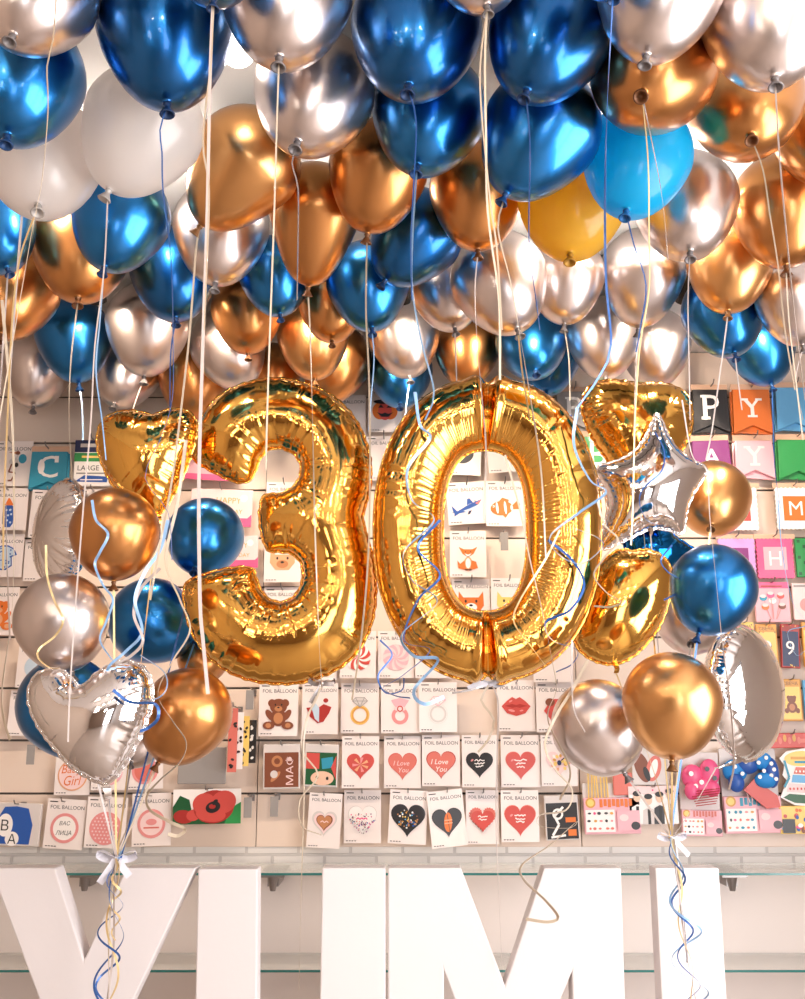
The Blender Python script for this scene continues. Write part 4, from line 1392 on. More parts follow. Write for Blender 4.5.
def m_pumpkin(p):
    p.ell(-.15, -.08, .22, .26, 'orange'); p.ell(.15, -.08, .22, .26, 'orange'); p.ell(0, -.08, .20, .28, 'red')
    p.poly([(-.20, .02), (-.04, .02), (-.12, .12)], 'black'); p.poly([(.20, .02), (.04, .02), (.12, .12)], 'black'); p.poly([(-.24, -.12), (-.1, -.17), (0, -.13), (.1, -.17), (.24, -.12), (.1, -.26), (-.1, -.26)], 'black')
    p.ell(0, .20, .34, .07, 'black'); p.poly([(-.18, .20), (.18, .20), (.05, .48), (-.02, .44)], 'black')
def m_animal(p, a, b):
    p.poly([(-.32, .28), (-.20, .12), (.20, .12), (.32, .28), (.34, -.10), (.18, -.30), (-.18, -.30), (-.34, -.10)], a); p.ell(0, -.14, .16, .11, b)
    p.ell(-.14, .02, .03, .04, 'black', n=10); p.ell(.14, .02, .03, .04, 'black', n=10); p.ell(0, -.09, .05, .03, 'black', n=10)
def m_panda(p):
    p.ell(-.05, .0, .34, .30, 'dark'); p.ell(-.10, .02, .16, .16, 'blue'); p.ell(.2, .12, .1, .1, 'sky')
def m_seal(p):
    p.poly([(-.36, .20), (-.10, .02), (.10, -.04), (.30, -.26), (.42, -.20), (.36, .0), (.20, .16), (-.1, .26)], 'dark'); p.ell(-.2, .16, .08, .06, 'green')
def m_rosette(p):
    p.poly([(-.38, .02), (-.20, .04), (-.10, -.02), (.10, .12), (.32, .04), (.26, -.12), (.10, -.36), (-.06, -.40), (-.28, -.22)], 'crimson'); p.poly([(-.16, .18), (-.02, .02), (-.02, -.38), (-.14, -.28), (-.22, -.02)], 'paleblue'); p.ell(.16, .22, .07, .06, 'crimson')
def m_pacifier(p):
    p.ring(0, -.20, .13, .22, 'rose'); p.poly([(-.24, .20), (0, .26), (.24, .20), (.12, .02), (-.12, .02)], 'pink'); p.ell(0, -.02, .16, .06, 'palepink'); p.ring(0, -.02, .05, .08, 'red')
def m_flowers(p):
    p.heart(0, -.10, .74, .68, 'palepink')
    for i in range(22):
        a, r = rp.uniform(0, 6.28), rp.random() ** .5
        p.ell(r * .26 * math.cos(a), -.05 + r * .22 * math.sin(a), .05, .04, rp.choice(['gold', 'peach', 'yellow', 'white']), a, 8)
    p.ell(.0, -.06, .06, .07, 'navy'); p.line([(.05, .0), (.2, .12)], .03, 'navy')
def m_babygirl(p):
    p.ell(0, -.10, .42, .42, 'peach'); p.ell(0, -.10, .38, .38, 'palepink'); p.text('Baby', -.02, .04, .56, 'orange', .06, 1.1, .3); p.text('Girl', .0, -.24, .46, 'orange', .05, 1.2, .3)
def m_polka(p, a, b):
    p.ell(0, -.14, .40, .40, a)
    for i in range(-4, 5):
        for j in range(-4, 5):
            x, y = i * .09 + (.045 if j % 2 else 0), j * .08
            if x * x + y * y < .36 ** 2:
                p.ell(x, -.14 + y, .022, .022, b, 0, 8)
def m_blank(p):
    pass

FOILTXT = 'FOIL BALLOON'
def wall_hook(p, label, long=.085):
    """bent wire display hook pushed into a slat groove"""
    mb = MB()
    mb.box(-.010, .010, WALL - .006, WALL - .0005, -.022, .004, METAL)
    mb.cyl((0, WALL - .004, -.004), (0, WALL - long, .004), .0026, METAL, 8)
    mb.cyl((0, WALL - long, .004), (0, WALL - long - .012, .018), .0026, METAL, 8)
    o = mb.build('display_hook')
    o.location = (p.x, 0, p.z)
    tag(o, label, 'hook', 'wire display hooks in the slat wall')
    return o

CARD_N = 0
def foil_card(x0, y0, x1, y1, label, draw, roll=0.0, title=True, hook=True, d=None, backing=True):
    global CARD_N
    CARD_N += 1
    cx, cy = (x0 + x1) / 2, (y0 + y1) / 2
    d = WALL - .034 - .014 * (CARD_N % 3) if d is None else d
    c = at(cx, cy, d)
    w = at(x1, cy, d).x - at(x0, cy, d).x
    h = at(cx, y0, d).z - at(cx, y1, d).z
    M = T(c) @ Matrix.Rotation(math.radians(roll), 4, 'Y') @ Matrix.Rotation(math.radians(rp.uniform(-2.5, 2.5)), 4, 'Z')
    e = empty('balloon_package', label=label, cat='balloon package', group='carded foil balloons on the slat wall', M=M)
    mb = MB()
    mb.box(-w / 2, w / 2, 0, .0012, -h / 2, h / 2, CARD)
    card = mb.build('card', e)
    if backing:
        mb = MB()
        mb.box(-w / 2 + .003, w / 2 - .003, .0012, .012, -h / 2 + .004, h / 2 - .03, CARD)
        mb.build('folded_balloon', e, bevel=.004)
    a = h / w / 2
    p = Print(w)
    if title:
        p.text(FOILTXT, .02, a - .20, .86, 'dark')
        p.rect(-.44, a - .085, -.24, a - .06, 'black')
        for k in range(4):
            p.rect(-.44 + k * .075, -a + .05, -.39 + k * .075, -a + .07, 'black')
    draw(p)
    p.build('printed_front', card, -.0002)
    if hook:
        top = at(cx, y0 + 1, d)
        wall_hook(Vector((top.x, 0, top.z - .006)), 'hook of the ' + ' '.join(label.split()[:13]))
    return e

K = lambda *a: (lambda f: (lambda p: f(p, *a)))
def H(*a, **k):
    return lambda p: m_heart(p, *a, **k)
def D_(*a, **k):
    return lambda p: m_disc(p, *a, **k)

CARDS = [
 # left edge
 (-8,441,32,486,'white card with a stork at the far left',m_stork,0), (-10,488,27,530,'white card with a blue baby bottle at the far left',m_bottle,0),
 (-14,534,23,577,'white card with a dotted blue baby suit at the far left',m_onesie,0), (-20,587,18,635,'white card with an orange teddy bear at the far left',lambda p: m_teddy(p,'orange','peach'),0),
 (30,490,70,538,'white card with a blue print beside the wrinkled silver foil balloon',lambda p: m_disc(p,'paleblue'),2), (24,540,61,581,'white card with a small blue mark left of the silver chrome balloon',lambda p: m_disc(p,'sky',r=.15),0),
 (76,489,112,536,'white card behind the top copper balloon of the left bunch',m_blank,0),
 (17,643,55,688,'white card with a pale blue disc left of the silver foil heart',lambda p: m_disc(p,'paleblue',y=-.05,r=.3),2), (9,691,46,736,'white card half hidden by the dark blue balloon at the left',m_blank,2),
 (55,748,91,795,'white card with Baby Girl in orange script',m_babygirl,0), (92,746,128,790,'white card with a pink disc under the silver foil heart tip',lambda p: m_disc(p,'rose','pink'),0),
 (127,745,163,789,'white card with a rosy red disc under the copper balloon of the left bunch',lambda p: m_disc(p,'coral','rose'),-2),
 (45,799,85,849,'white card with a pink ring round black writing, bottom row left',D_('white','rose',[('ВАС',.12,.26,'dark'),('ЛИЦА',-.12,.40,'black')]),3),
 (86,797,126,848,'white card with a pink polka dot disc, bottom row left',lambda p: m_polka(p,'rose','palepink'),2), (132,793,171,846,'white card with a pink ring badge beside the poppy picture',lambda p: (m_disc(p,'palepink','rose'), p.ell(0,-.06,.14,.08,'rose'), p.rect(-.2,-.22,.2,-.18,'coral')),-2),
 # seen through the three
 (266,482,303,529,'white card seen through the upper bowl of the three',m_blank,0), (264,536,301,582,'white card with an orange animal head in the lower bowl of the three',lambda p: m_animal(p,'peach','tan'),0), (264,587,301,632,'white card lowest in the lower bowl of the three',m_blank,0),
 (330,395,366,440,'white card left of the pumpkin card',m_blank,0), (368,385,402,432,'white card with a pumpkin in a black witch hat',m_pumpkin,0), (366,436,402,480,'white card under the pumpkin card',m_blank,0),
 # seen through the nought
 (446,432,481,475,'white card with a dark blue figure at the top left of the nought hole',m_panda,2), (487,430,524,472,'white card with a dark seal at the top right of the nought hole',m_seal,-4),
 (447,482,486,524,'white card with a blue shark in the nought hole',m_shark,-4), (486,481,523,526,'white card with an orange striped fish in the nought hole',m_fish,0),
 (450,531,486,577,'white card with an orange fox in the nought hole',m_fox,0), (452,579,490,625,'white card with orange cat ears low in the nought hole',lambda p: m_animal(p,'orange','white'),0), (491,578,527,625,'white card with a yellow animal low in the nought hole',lambda p: m_animal(p,'yellow','white'),0),
 # below the digits
 (340,631,376,678,'white card with a red peppermint swirl',lambda p: m_candy(p,'red','white'),0), (378,631,414,678,'white card with a pale pink peppermint swirl',lambda p: m_candy(p,'pink','palepink'),0), (415,632,452,678,'white card behind the lower left of the nought',m_blank,0),
 (533,633,572,682,'white card behind the lower right of the nought',m_blank,0), (300,636,337,680,'white card behind the bottom of the three',m_blank,0),
 (259,683,298,736,'white card with a brown teddy bear below the three',m_teddy,0), (302,683,338,734,'white card with a dark red and pale blue shape beside the teddy card',m_rosette,0),
 (341,683,379,733,'white card with a gold ring and clear stone',lambda p: m_ring(p,'gold','lightgrey','grey'),0), (381,683,419,733,'white card with a pink dummy between the two ring cards',m_pacifier,0), (419,682,457,732,'white card with a pale silver ring below the nought',lambda p: m_ring(p,'lightgrey','white','pink'),0),
 (497,680,535,731,'white card with big red lips',m_lips,0), (536,682,575,732,'white card with a red shape half behind the silver balloon',lambda p: (p.poly([(-.3,-.1),(-.12,.2),(.2,.2),(.36,-.1),(.1,-.36),(-.1,-.36)],'red'), p.ell(-.14,.12,.12,.1,'brown')),0),
 (342,736,379,788,'white card with a faceted red heart',H('red',[('facets',)]),0), (384,736,421,788,'white card with a red heart, one right of the faceted heart',H('coral',[('text','I Love',-.02,.09,.42,'palepink'),('text','You',.02,-.09,.28,'palepink')],'red'),0),
 (422,735,460,786,'white card with a red I Love You heart left of the black heart card',H('coral',[('text','I Love',-.03,.09,.44,'white'),('text','You',.0,-.10,.30,'white')],'crimson'),0),
 (462,735,497,787,'white card with a black heart and white script lines',H('black',[('scribble',3,'white'),('glint',)],'dark'),0), (501,735,540,787,'white card with a red heart and white writing right of the black heart',H('red',[('scribble',3,'white'),('glint',)],'coral'),0),
 (541,735,577,786,'white card with a yellow flower heart beside the large silver balloon',m_flowers,0),
 (308,793,341,848,'white card with a small copper heart in a pale glow, bottom row',lambda p: (p.heart(0,-.10,.76,.74,'lightgrey'), p.heart(0,-.10,.64,.62,'palepink'), p.heart(0,-.08,.50,.48,'brown'), p.heart(-.01,-.07,.44,.42,'tan'), p.line([(-.12,-.05),(-.06,-.01),(0,-.06),(.06,-.01),(.12,-.05)],.025,'palepink')),3),
 (344,790,381,843,'white card with a heart of tiny flowers, bottom row',lambda p: (p.heart(0,-.10,.78,.76,'lightgrey'), p.heart(0,-.10,.75,.73,'white'), [m_dot(p) for _ in range(90)], p.rect(-.18,-.08,.20,.0,'white'), p.line([(-.16,-.06),(-.11,-.02),(-.06,-.06),(-.01,-.02),(.04,-.06),(.09,-.02),(.14,-.06)],.035,'hotpink')),0),
 (389,790,427,844,'white card with a black heart of little flowers, bottom row',H('black',[('dots',60,['gold','blue','yellow','tan','sky','white'])],'dark',.86,.80,0,-.10),3),
 (429,790,465,847,'white card with a dark heart and orange feather, bottom row',lambda p: (m_heart(p,'dark',(),'black',.80,.74,0,-.12), p.ell(.02,-.10,.11,.26,'orange',-.1), p.line([(.02,.1),(.04,-.38)],.02,'brown'), p.rect(-.08,-.06,.14,-.03,'peach'), p.rect(-.08,-.14,.14,-.11,'peach')),-6),
 (466,790,499,844,'white card with a red dotted edge heart, bottom row',lambda p: (p.heart(0,-.10,.82,.76,'coral'), [p.ell(.40*x,-.10+.72*y/1.9,.016,.016,'white',0,8) for x,y in heart_loop(2,2,.1,36)], m_heart(p,'red',[('scribble',2,'white')],None,.68,.62)),0),
 (501,790,539,842,'white card with a red heart and white writing, last in the bottom row',H('red',[('scribble',3,'white'),('glint',)],'coral',.80,.76),0),
]
def m_dot(p):
    while True:
        x, y = rp.uniform(-.36, .36), rp.uniform(-.34, .3)
        if (abs(x) < .30 and -.02 < y < .18) or (abs(x) < .36 * (1 + (y) / .42) and y < .05):
            break
    k = rp.uniform(.010, .024)
    p.ell(x, y - .10, k, k, rp.choice(['purple', 'rose', 'hotpink', 'grey', 'blue', 'dark']), 0, 6)

for x0, y0, x1, y1, lab, fn, roll in CARDS:
    foil_card(x0, y0, x1, y1, lab, fn, roll)
# ------------------------------------------------------------------ other packs on the wall
PACK_N = 0
def pack_frame(kind, x0, y0, x1, y1, label, cat, roll=0.0, d=None, group=None):
    global PACK_N
    PACK_N += 1
    d = WALL - .060 - .003 * (PACK_N % 3) if d is None else d
    cx, cy = (x0 + x1) / 2, (y0 + y1) / 2
    c = at(cx, cy, d)
    w = at(x1, cy, d).x - at(x0, cy, d).x
    h = at(cx, y0, d).z - at(cx, y1, d).z
    e = empty(kind, label=label, cat=cat, group=group, M=T(c) @ Matrix.Rotation(math.radians(roll), 4, 'Y'))
    return e, w, h, h / w / 2, c

def fbox(e, name, w, x0, x1, z0, z1, y0, y1, m, bevel=.002):
    mb = MB()
    mb.box(x0 * w, x1 * w, y0, y1, z0 * w, z1 * w, INK[m] if isinstance(m, str) else m)
    return mb.build(name, e, bevel=bevel)

def serif(p, ch, cx, cy, w, m):
    p.text(ch, cx, cy, w, m)
    if ch == 'P':
        p.rect(cx - .62 * w, cy - .78 * w, cx - .08 * w, cy - .60 * w, m); p.rect(cx - .62 * w, cy + .62 * w, cx - .3 * w, cy + .78 * w, m); p.rect(cx - .5 * w, cy - .7 * w, cx - .24 * w, cy + .7 * w, m)
    if ch == 'Y':
        p.rect(cx - .30 * w, cy - .62 * w, cx + .30 * w, cy - .48 * w, m); p.rect(cx - .62 * w, cy + .44 * w, cx - .22 * w, cy + .58 * w, m); p.rect(cx + .22 * w, cy + .44 * w, cx + .62 * w, cy + .58 * w, m); p.rect(cx - .11 * w, cy - .5 * w, cx + .11 * w, cy + .05 * w, m)
        p.line([(cx - .40 * w, cy + .5 * w), (cx, cy)], .22 * w, m)
    if ch == 'A':
        p.rect(cx - .66 * w, cy - .58 * w, cx - .14 * w, cy - .44 * w, m); p.rect(cx + .14 * w, cy - .58 * w, cx + .66 * w, cy - .44 * w, m); p.line([(cx + .4 * w, cy - .5 * w), (cx, cy + .46 * w)], .2 * w, m)
    if ch == 'C':
        p.rect(cx + .30 * w, cy + .22 * w, cx + .50 * w, cy + .56 * w, m); p.ell(cx - .36 * w, cy, .17 * w, .38 * w, m)

def letter_pack(x0, y0, x1, y1, colour, ch, lcol, label, head=None, tail=True, lw=.42, roll=0.0):
    e, w, h, a, c = pack_frame('letter_banner_pack', x0, y0, x1, y1, label, 'banner pack', roll, group='letter banner packs on the slat wall')
    fbox(e, 'header_card', w, -.5, .5, a, a + .16, .000, .004, KRAFT)
    mb = MB()
    n = .22 if tail else 0.0
    pts = [(-.5, -a), (0, -a + n), (.5, -a), (.47, a), (-.47, a)] if tail else [(-.5, -a), (.5, -a), (.48, a), (-.48, a)]
    mb.prism([(x * w, z * w) for x, z in pts], -.010, .008, add_cloth(colour))
    mb.build('folded_pennant', e, bevel=.003)
    mb = MB()
    pts = [(-.52, -a - .01), (-.3, -a + .04), (.52, -a - .01), (.50, a - .02), (-.50, a - .02)]
    mb.prism([(x * w, z * w) for x, z in pts], .009, .022, add_cloth(colour))
    mb.build('lower_pennant', e, bevel=.003)
    if ch:
        p = Print(w)
        serif(p, ch, .0, .10 if tail else 0.0, lw, lcol)
        p.build('letter', e, -.0108)
    top = at((x0 + x1) / 2, y0 - 3, WALL - .06)
    wall_hook(Vector((top.x, 0, top.z)), 'hook of the ' + ' '.join(label.split()[:13]), .10)
    return e

def add_cloth(k):
    n = 'cloth ' + k
    if n in MATS:
        return MATS[n]
    c = INK[k].node_tree.nodes['Principled BSDF'].inputs['Base Color'].default_value[:3]
    return add_bump(mat(n, tuple(c), 0.5, 0.0, 0.25), 22, 0.35, 0.01)

letter_pack(30,452,68,490,'teal','C','white','teal swallowtail banner pack with a white letter C at the left', lw=.52)
letter_pack(692,390,729,433,'black','P','white','black banner pack with a white letter P', lw=.44)
letter_pack(732,390,771,434,'orange','Y','white','orange banner pack with a white letter Y', lw=.42)
letter_pack(775,388,814,431,'sky',None,None,'plain sky blue banner pack at the right edge, top row')
letter_pack(692,441,731,481,'purple','A','white','purple banner pack with a white letter A partly behind the silver star', lw=.40, roll=-2)
letter_pack(734,441,774,479,'pink','Y','palepink','pink banner pack with a pale letter Y below the orange one', lw=.42)
letter_pack(777,440,817,480,'green',None,None,'green folded banner pack at the right edge below the sky blue one')
letter_pack(578,437,618,480,'green','B','white','green banner pack behind the left of the silver star', lw=.4)
letter_pack(556,392,592,432,'grey','P','white','grey banner pack between the nought and the right gold heart', lw=.4)

def scallop_pack(x0, y0, x1, y1, sheet, square, ch, lcol, label):
    e, w, h, a, c = pack_frame('letter_card_pack', x0, y0, x1, y1, label, 'banner pack', group='letter card packs on the slat wall')
    fbox(e, 'header_card', w, -.55, .60, a, a + .14, .0, .004, KRAFT)
    mb = MB()
    pts = []
    n = 9
    for (ax, az), (bx, bz) in (((-.5, -a), (.5, -a)), ((.5, -a), (.5, a)), ((.5, a), (-.5, a)), ((-.5, a), (-.5, -a))):
        for i in range(n * 2):
            t = i / (n * 2)
            x, z = ax + (bx - ax) * t, az + (bz - az) * t
            k = .018 if i % 2 else -.012
            L = math.hypot(bx - ax, bz - az)
            pts.append((x + (bz - az) / L * k, z - (bx - ax) / L * k))
    mb.prism([(x * w, z * w) for x, z in pts], -.004, .006, INK[sheet])
    mb.build('letter_card', e)
    p = Print(w)
    p.rect(-.32, -.32, .32, .32, square)
    if ch:
        p.text(ch, 0, 0, .34 if ch != 'I' else .12, lcol)
    p.build('letter', e, -.0045)
    wall_hook(Vector((c.x, 0, at(700, y0 - 2, WALL - .06).z)), 'hook of the ' + ' '.join(label.split()[:13]), .10)
scallop_pack(718,488,757,530,'white','red','I','white','white card pack with a red square beside the orange gold balloon')
scallop_pack(776,488,815,529,'white','orange','M','white','white scalloped card pack with an orange square and white M')
scallop_pack(719,539,755,580,'lilac','purple',None,'white','lilac scalloped card pack behind the blue balloon of the right bunch')
scallop_pack(757,539,793,578,'hotpink','pink','H','white','hot pink card pack with a pale square and white H')

def flat_pack(kind, x0, y0, x1, y1, label, cat, base, draw, roll=0.0, thick=.012, hook=True, d=None, group=None):
    e, w, h, a, c = pack_frame(kind, x0, y0, x1, y1, label, cat, roll, d, group)
    fbox(e, 'pouch', w, -.5, .5, -a, a, 0, thick, base, .003)
    p = Print(w)
    draw(p, a)
    p.build('printed_picture', e, -.0003)
    if hook:
        wall_hook(Vector((c.x, 0, at(400, y0, WALL - .06).z - .004)), 'hook of the ' + ' '.join(label.split()[:13]), .10)
    return e, w, a

def d_large(p, a):
    p.rect(-.5, a - .34, .5, a, 'navy'); p.rect(-.5, a - .60, .5, a - .36, 'green'); p.rect(-.3, a - .5, .3, a - .44, 'yellow'); p.rect(-.35, a - .20, .1, a - .1, 'lightgrey')
    p.text('LARGE', -.10, a - .78, .58, 'dark'); p.rect(-.42, a - .95, .4, a - .91, 'grey'); p.poly([(-.45, -a + .12), (-.2, -a + .30), (.45, -a + .26), (.42, -a + .10)], 'blue'); p.rect(-.3, -a + .16, .3, -a + .19, 'white')
flat_pack('balloon_pack',74,440,111,486,'white and navy pack marked LARGE beside the teal banner pack','pack','white',d_large)
def d_green(p, a):
    for i in range(6):
        for j in range(7):
            p.rect(-.45 + i * .16, -a + .06 + j * .16, -.36 + i * .16, -a + .15 + j * .16, 'green' if (i + j) % 3 else 'darkgreen')
flat_pack('confetti_pack',796,538,830,577,'green chequered pack at the right edge beside the hot pink one','pack','green',d_green)
def d_picks(p, a):
    p.rect(-.5, a - .18, .5, a, 'hotpink'); p.rect(-.3, a - .14, .3, a - .10, 'crimson')
    for x, y, c in ((-.26, .12, 'teal'), (.24, .18, 'red'), (0, .04, 'white'), (-.22, -.14, 'orange'), (.26, -.12, 'brown'), (-.05, .2, 'hotpink')):
        p.line([(x, y), (x * .3, -a + .08)], .02, 'rose'); p.ell(x, y, .11, .09, c, 0, 14); p.ell(x, y + .05, .09, .05, 'palepink', 0, 12)
flat_pack('cake_pick_pack',755,582,790,622,'pink pack of cupcake picks below the hot pink H pack','pack','pink',d_picks)
flat_pack('cake_pick_pack',793,583,826,620,'pale pack at the right edge beside the cupcake picks','pack','palepink',lambda p, a: (p.rect(-.45, a - .12, .0, a - .06, 'grey'), p.ell(-.1, -.1, .2, .2, 'rose')))
def d_candle(ch, bg, fg):
    def f(p, a):
        p.rect(-.42, -a + .10, .42, a - .38, bg); p.text('СВЕЧА', 0, a - .22, .70, 'brown')
        if ch:
            p.text(ch, 0, -.12, .44, 'dark'); p.text(ch, -.02, -.10, .44, fg)
        for i in range(10):
            p.ell(rp.uniform(-.42, .42), rp.choice([-a + .12, -a + .22, a - .42, a - .1]) + rp.uniform(-.05, .05), .035, .035, rp.choice(['orange', 'brown', 'yellow']), 0, 8)
    return f
CG = 'birthday candle packs at the right'
flat_pack('candle_pack',757,624,778,668,'yellow candle pack with a white figure 8','candle pack','gold',d_candle('8','yellow','white'),group=CG)
flat_pack('candle_pack',781,624,800,668,'dark red candle pack with a white figure 9','candle pack','crimson',d_candle('9','navy','white'),3,group=CG)
flat_pack('candle_pack',803,622,824,667,'yellow candle pack at the right edge beside the figure 9','candle pack','gold',d_candle(None,'yellow','white'),group=CG)
flat_pack('candle_pack',735,622,755,662,'yellow candle pack half hidden by the sideways silver balloon','candle pack','yellow',d_candle(None,'gold','orange'),group=CG)
def d_bear(p, a):
    p.text('СВЕЧА', 0, a - .20, .70, 'brown'); p.rect(-.42, -a + .1, .42, a - .36, 'yellow')
    p.ell(-.14, .12, .09, .09, 'brown'); p.ell(.14, .12, .09, .09, 'brown'); p.ell(0, .02, .2, .18, 'brown'); p.ell(0, -.34, .25, .26, 'brown'); p.ell(0, -.34, .14, .16, 'tan'); p.ell(-.26, -.5, .1, .12, 'brown'); p.ell(.26, -.5, .1, .12, 'brown')
flat_pack('candle_pack',781,679,802,721,'yellow candle pack with a brown bear','candle pack','gold',d_bear,group=CG)
flat_pack('candle_pack',804,680,824,721,'dark blue edged candle pack at the right edge beside the bear','candle pack','sky',d_candle(None,'navy','yellow'),group=CG)
flat_pack('candle_pack',757,681,779,722,'yellow candle pack behind the right rim of the sideways silver balloon','candle pack','gold',d_candle(None,'yellow','orange'),group=CG)
def d_strip(p, a):
    p.ell(-.40, 0, .05, .07, 'gold'); p.ell(-.40, 0, .03, .045, 'orange')
    for i in range(7):
        p.ell(-.26 + i * .06, .03 * (i % 2), .022, .045, 'gold' if i % 2 else 'coral')
    p.rect(.1, -.03, .36, .02, 'coral'); p.rect(.40, -a, .5, a, 'blue')
flat_pack('garland_pack',752,733,830,748,'red garland pack with a gold seal above the blue bow pack','pack','red',d_strip,-1)

# photo booth packs along the bottom right
def prop_pack(x0, y0, x1, y1, label, strip, colr, roll=0.0):
    e, w, h, a, c = pack_frame('party_prop_pack', x0, y0, x1, y1, label, 'party pack', roll, group='photo prop packs along the bottom right')
    fbox(e, 'clear_pouch', w, -.5, .5, -a, a, .018, .026, 'lightgrey')
    fbox(e, 'printed_label', w, -.5, .5, -a, -a + .62, 0, .018, strip)
    p = Print(w)
    p.ell(-.38, -a + .54, .09, .09, 'gold'); p.ell(-.38, -a + .54, .06, .06, 'yellow')
    for i in range(8):
        p.rect(-.22 + i * .075, -a + .46 + .02 * (i % 2), -.165 + i * .075, -a + .60, colr)
    p.rect(-.48, -a + .04, .04, -a + .42, 'white')
    for i in range(5):
        for j in range(3):
            p.ell(-.42 + i * .1 + rp.uniform(-.02, .02), -a + .10 + j * .13, rp.uniform(.02, .035), rp.uniform(.018, .03), rp.choice(['hotpink', 'dark', 'teal', 'coral', 'rose', 'gold']), 0, 8)
    p.rect(.08, -a + .06, .48, -a + .40, 'pink'); p.ell(.20, -a + .28, .08, .06, 'palepink'); p.ell(.40, -a + .14, .08, .07, 'dark' if strip != 'sky' else 'navy')
    p.build('label_print', e, -.0003)
    return e, w, a
def sticks(e, w, a, x0, x1, n, col='yellow'):
    for i in range(n):
        x = x0 + (x1 - x0) * i / max(1, n - 1)
        mb = MB()
        mb.cyl((x * w, .008, (-a + .60) * w), ((x + rp.uniform(-.03, .03)) * w, .006, (-a + 1.15) * w), .0026, INK[col], 8)
        mb.build('paper_stick', e)
e, w, a = prop_pack(584, 783, 640, 834, 'pink photo prop pack with wooden sticks under the large silver balloon', 'pink', 'orange', -1)
sticks(e, w, a, -.40, -.05, 7)
fbox(e, 'paper_prop', w, .05, .40, -a + .66, -a + 1.05, .004, .010, 'coral', .004)
e, w, a = prop_pack(681, 752, 721, 836, 'pink photo prop pack with a pink bow and striped comb', 'pink', 'coral', 1)
mb = MB()
for k, (x, z, rx, rz) in enumerate(((-.22, .42, .28, .30), (.20, .52, .26, .34), (0, .18, .30, .22), (.24, .14, .2, .2), (-.28, .08, .18, .22))):
    mb.ell((x * w, -.012 - .004 * k, z * w), (rx * w, .022, rz * w), INK['hotpink'], 18, 10)
mb.build('folded_bow', e, None, True)
p = Print(w)
for x, z in ((-.3, .5), (.1, .62), (.28, .4), (-.05, .3), (-.2, .2)):
    p.ell(x, z, .06, .06, 'dark' if x > 0 else 'white', 0, 12)
p.build('bow_spots', e, -.042)
mb = MB()
for i in range(7):
    mb.cyl(((-.34 + i * .02) * w, -.046, (.06 - i * .055) * w), ((.40 - i * .02) * w, -.046, (.16 - i * .06) * w), .0018, INK['crimson'], 6)
mb.build('striped_comb', e)
e, w, a = prop_pack(723, 748, 780, 833, 'photo prop pack with a blue polka dot bow and red comb', 'pink', 'teal', -1)
mb = MB()
for k, (x, z, rx, rz) in enumerate(((-.28, .34, .22, .20), (-.06, .46, .22, .18), (.20, .50, .18, .16), (.34, .30, .13, .26), (.22, .18, .2, .14), (-.3, .14, .14, .16))):
    mb.ell((x * w, -.012 - .004 * k, z * w), (rx * w, .022, rz * w), INK['blue'] if k % 2 else pal('print azure', (.10, .52, .82)), 18, 10)
mb.build('folded_bow', e, None, True)
p = Print(w)
for x, z in ((-.12, .5), (.0, .56), (.10, .48), (.24, .56), (.32, .46), (.36, .36), (.30, .26), (.38, .20), (.18, .34), (.10, .24), (-.2, .3), (-.32, .42)):
    p.ell(x, z, .035, .035, 'white', 0, 12)
p.build('bow_spots', e, -.044)
mb = MB()
mb.prism([(x * w, z * w) for x, z in ((-.18, .02), (.02, .20), (.40, -.08), (.44, -.28), (.2, -.3))], -.030, -.022, INK['red'])
for i in range(9):
    x, z = -.14 + i * .052, .02 + (.13 - abs(i - 3) * .035)
    mb.cyl((x * w, -.024, z * w), ((x + .06) * w, -.024, (z - .24) * w), .0018, INK['palepink'], 6)
mb.build('red_comb', e)

def d_people(p, a):
    p.rect(-.5, a - .16, .5, a, 'palepink')
    for i in range(3):
        p.ell(-.3 + .3 * i, a - .08, .02, .02, 'hotpink', 0, 8)
    for x, hh, c in ((-.33, .16, 'white'), (-.10, .10, 'lightgrey'), (.13, .14, 'dark'), (.34, .20, 'white')):
        p.poly([(x - .14, -a), (x - .12, hh - .20), (x, hh - .14), (x + .12, hh - .20), (x + .14, -a)], c)
        p.poly([(x - .03, -a), (x - .03, hh - .18), (x + .03, hh - .18), (x + .03, -a)], 'black')
        p.ell(x, hh, .075, .095, 'skin', 0, 14); p.ell(x, hh + .07, .085, .055, 'black', 0, 14)
flat_pack('photo_card', 629, 786, 678, 824, 'white photo card with four dark haired people in black and white', 'photo card', 'white', d_people, -1, .004)
def d_lips(p, a):
    p.ell(-.22, -.02, .2, .42, 'brown', .3); p.ell(.10, -.05, .20, .36, 'coral', -.3); p.ell(.10, -.05, .10, .26, 'white', -.3); p.ell(-.1, -.2, .08, .2, 'black', .3)
flat_pack('photo_prop', 632, 748, 668, 785, 'paper prop with brown hair and red lips under the large orange gold balloon', 'photo prop', 'lightgrey', d_lips, 0, .004)
# birthday cake cut out and pack under it
e, w, h, a, c = pack_frame('cake_topper', 779, 749, 825, 806, 'die cut cake shaped topper with coloured tiers at the right edge', 'cake topper')
mb = MB()
mb.prism([(x * w, z * w) for x, z in ((-.5, -.42), (-.2, -.58), (.5, -.62), (.5, .6), (.1, .62), (-.3, .55), (-.46, .40), (-.36, .25), (-.42, .05), (-.30, -.1), (-.42, -.25))], 0, .006, INK['white'])
mb.build('cut_out_card', e)
p = Print(w)
p.poly([(-.44, -.42), (-.2, -.53), (.48, -.57), (.48, -.40), (-.3, -.34)], 'darkgreen'); p.poly([(-.36, -.30), (.48, -.36), (.48, -.18), (-.30, -.12)], 'palepink'); p.poly([(-.24, -.10), (.48, -.14), (.48, .02), (-.2, .06)], 'sky'); p.poly([(-.18, .08), (.48, .04), (.48, .20), (-.12, .22)], 'coral')
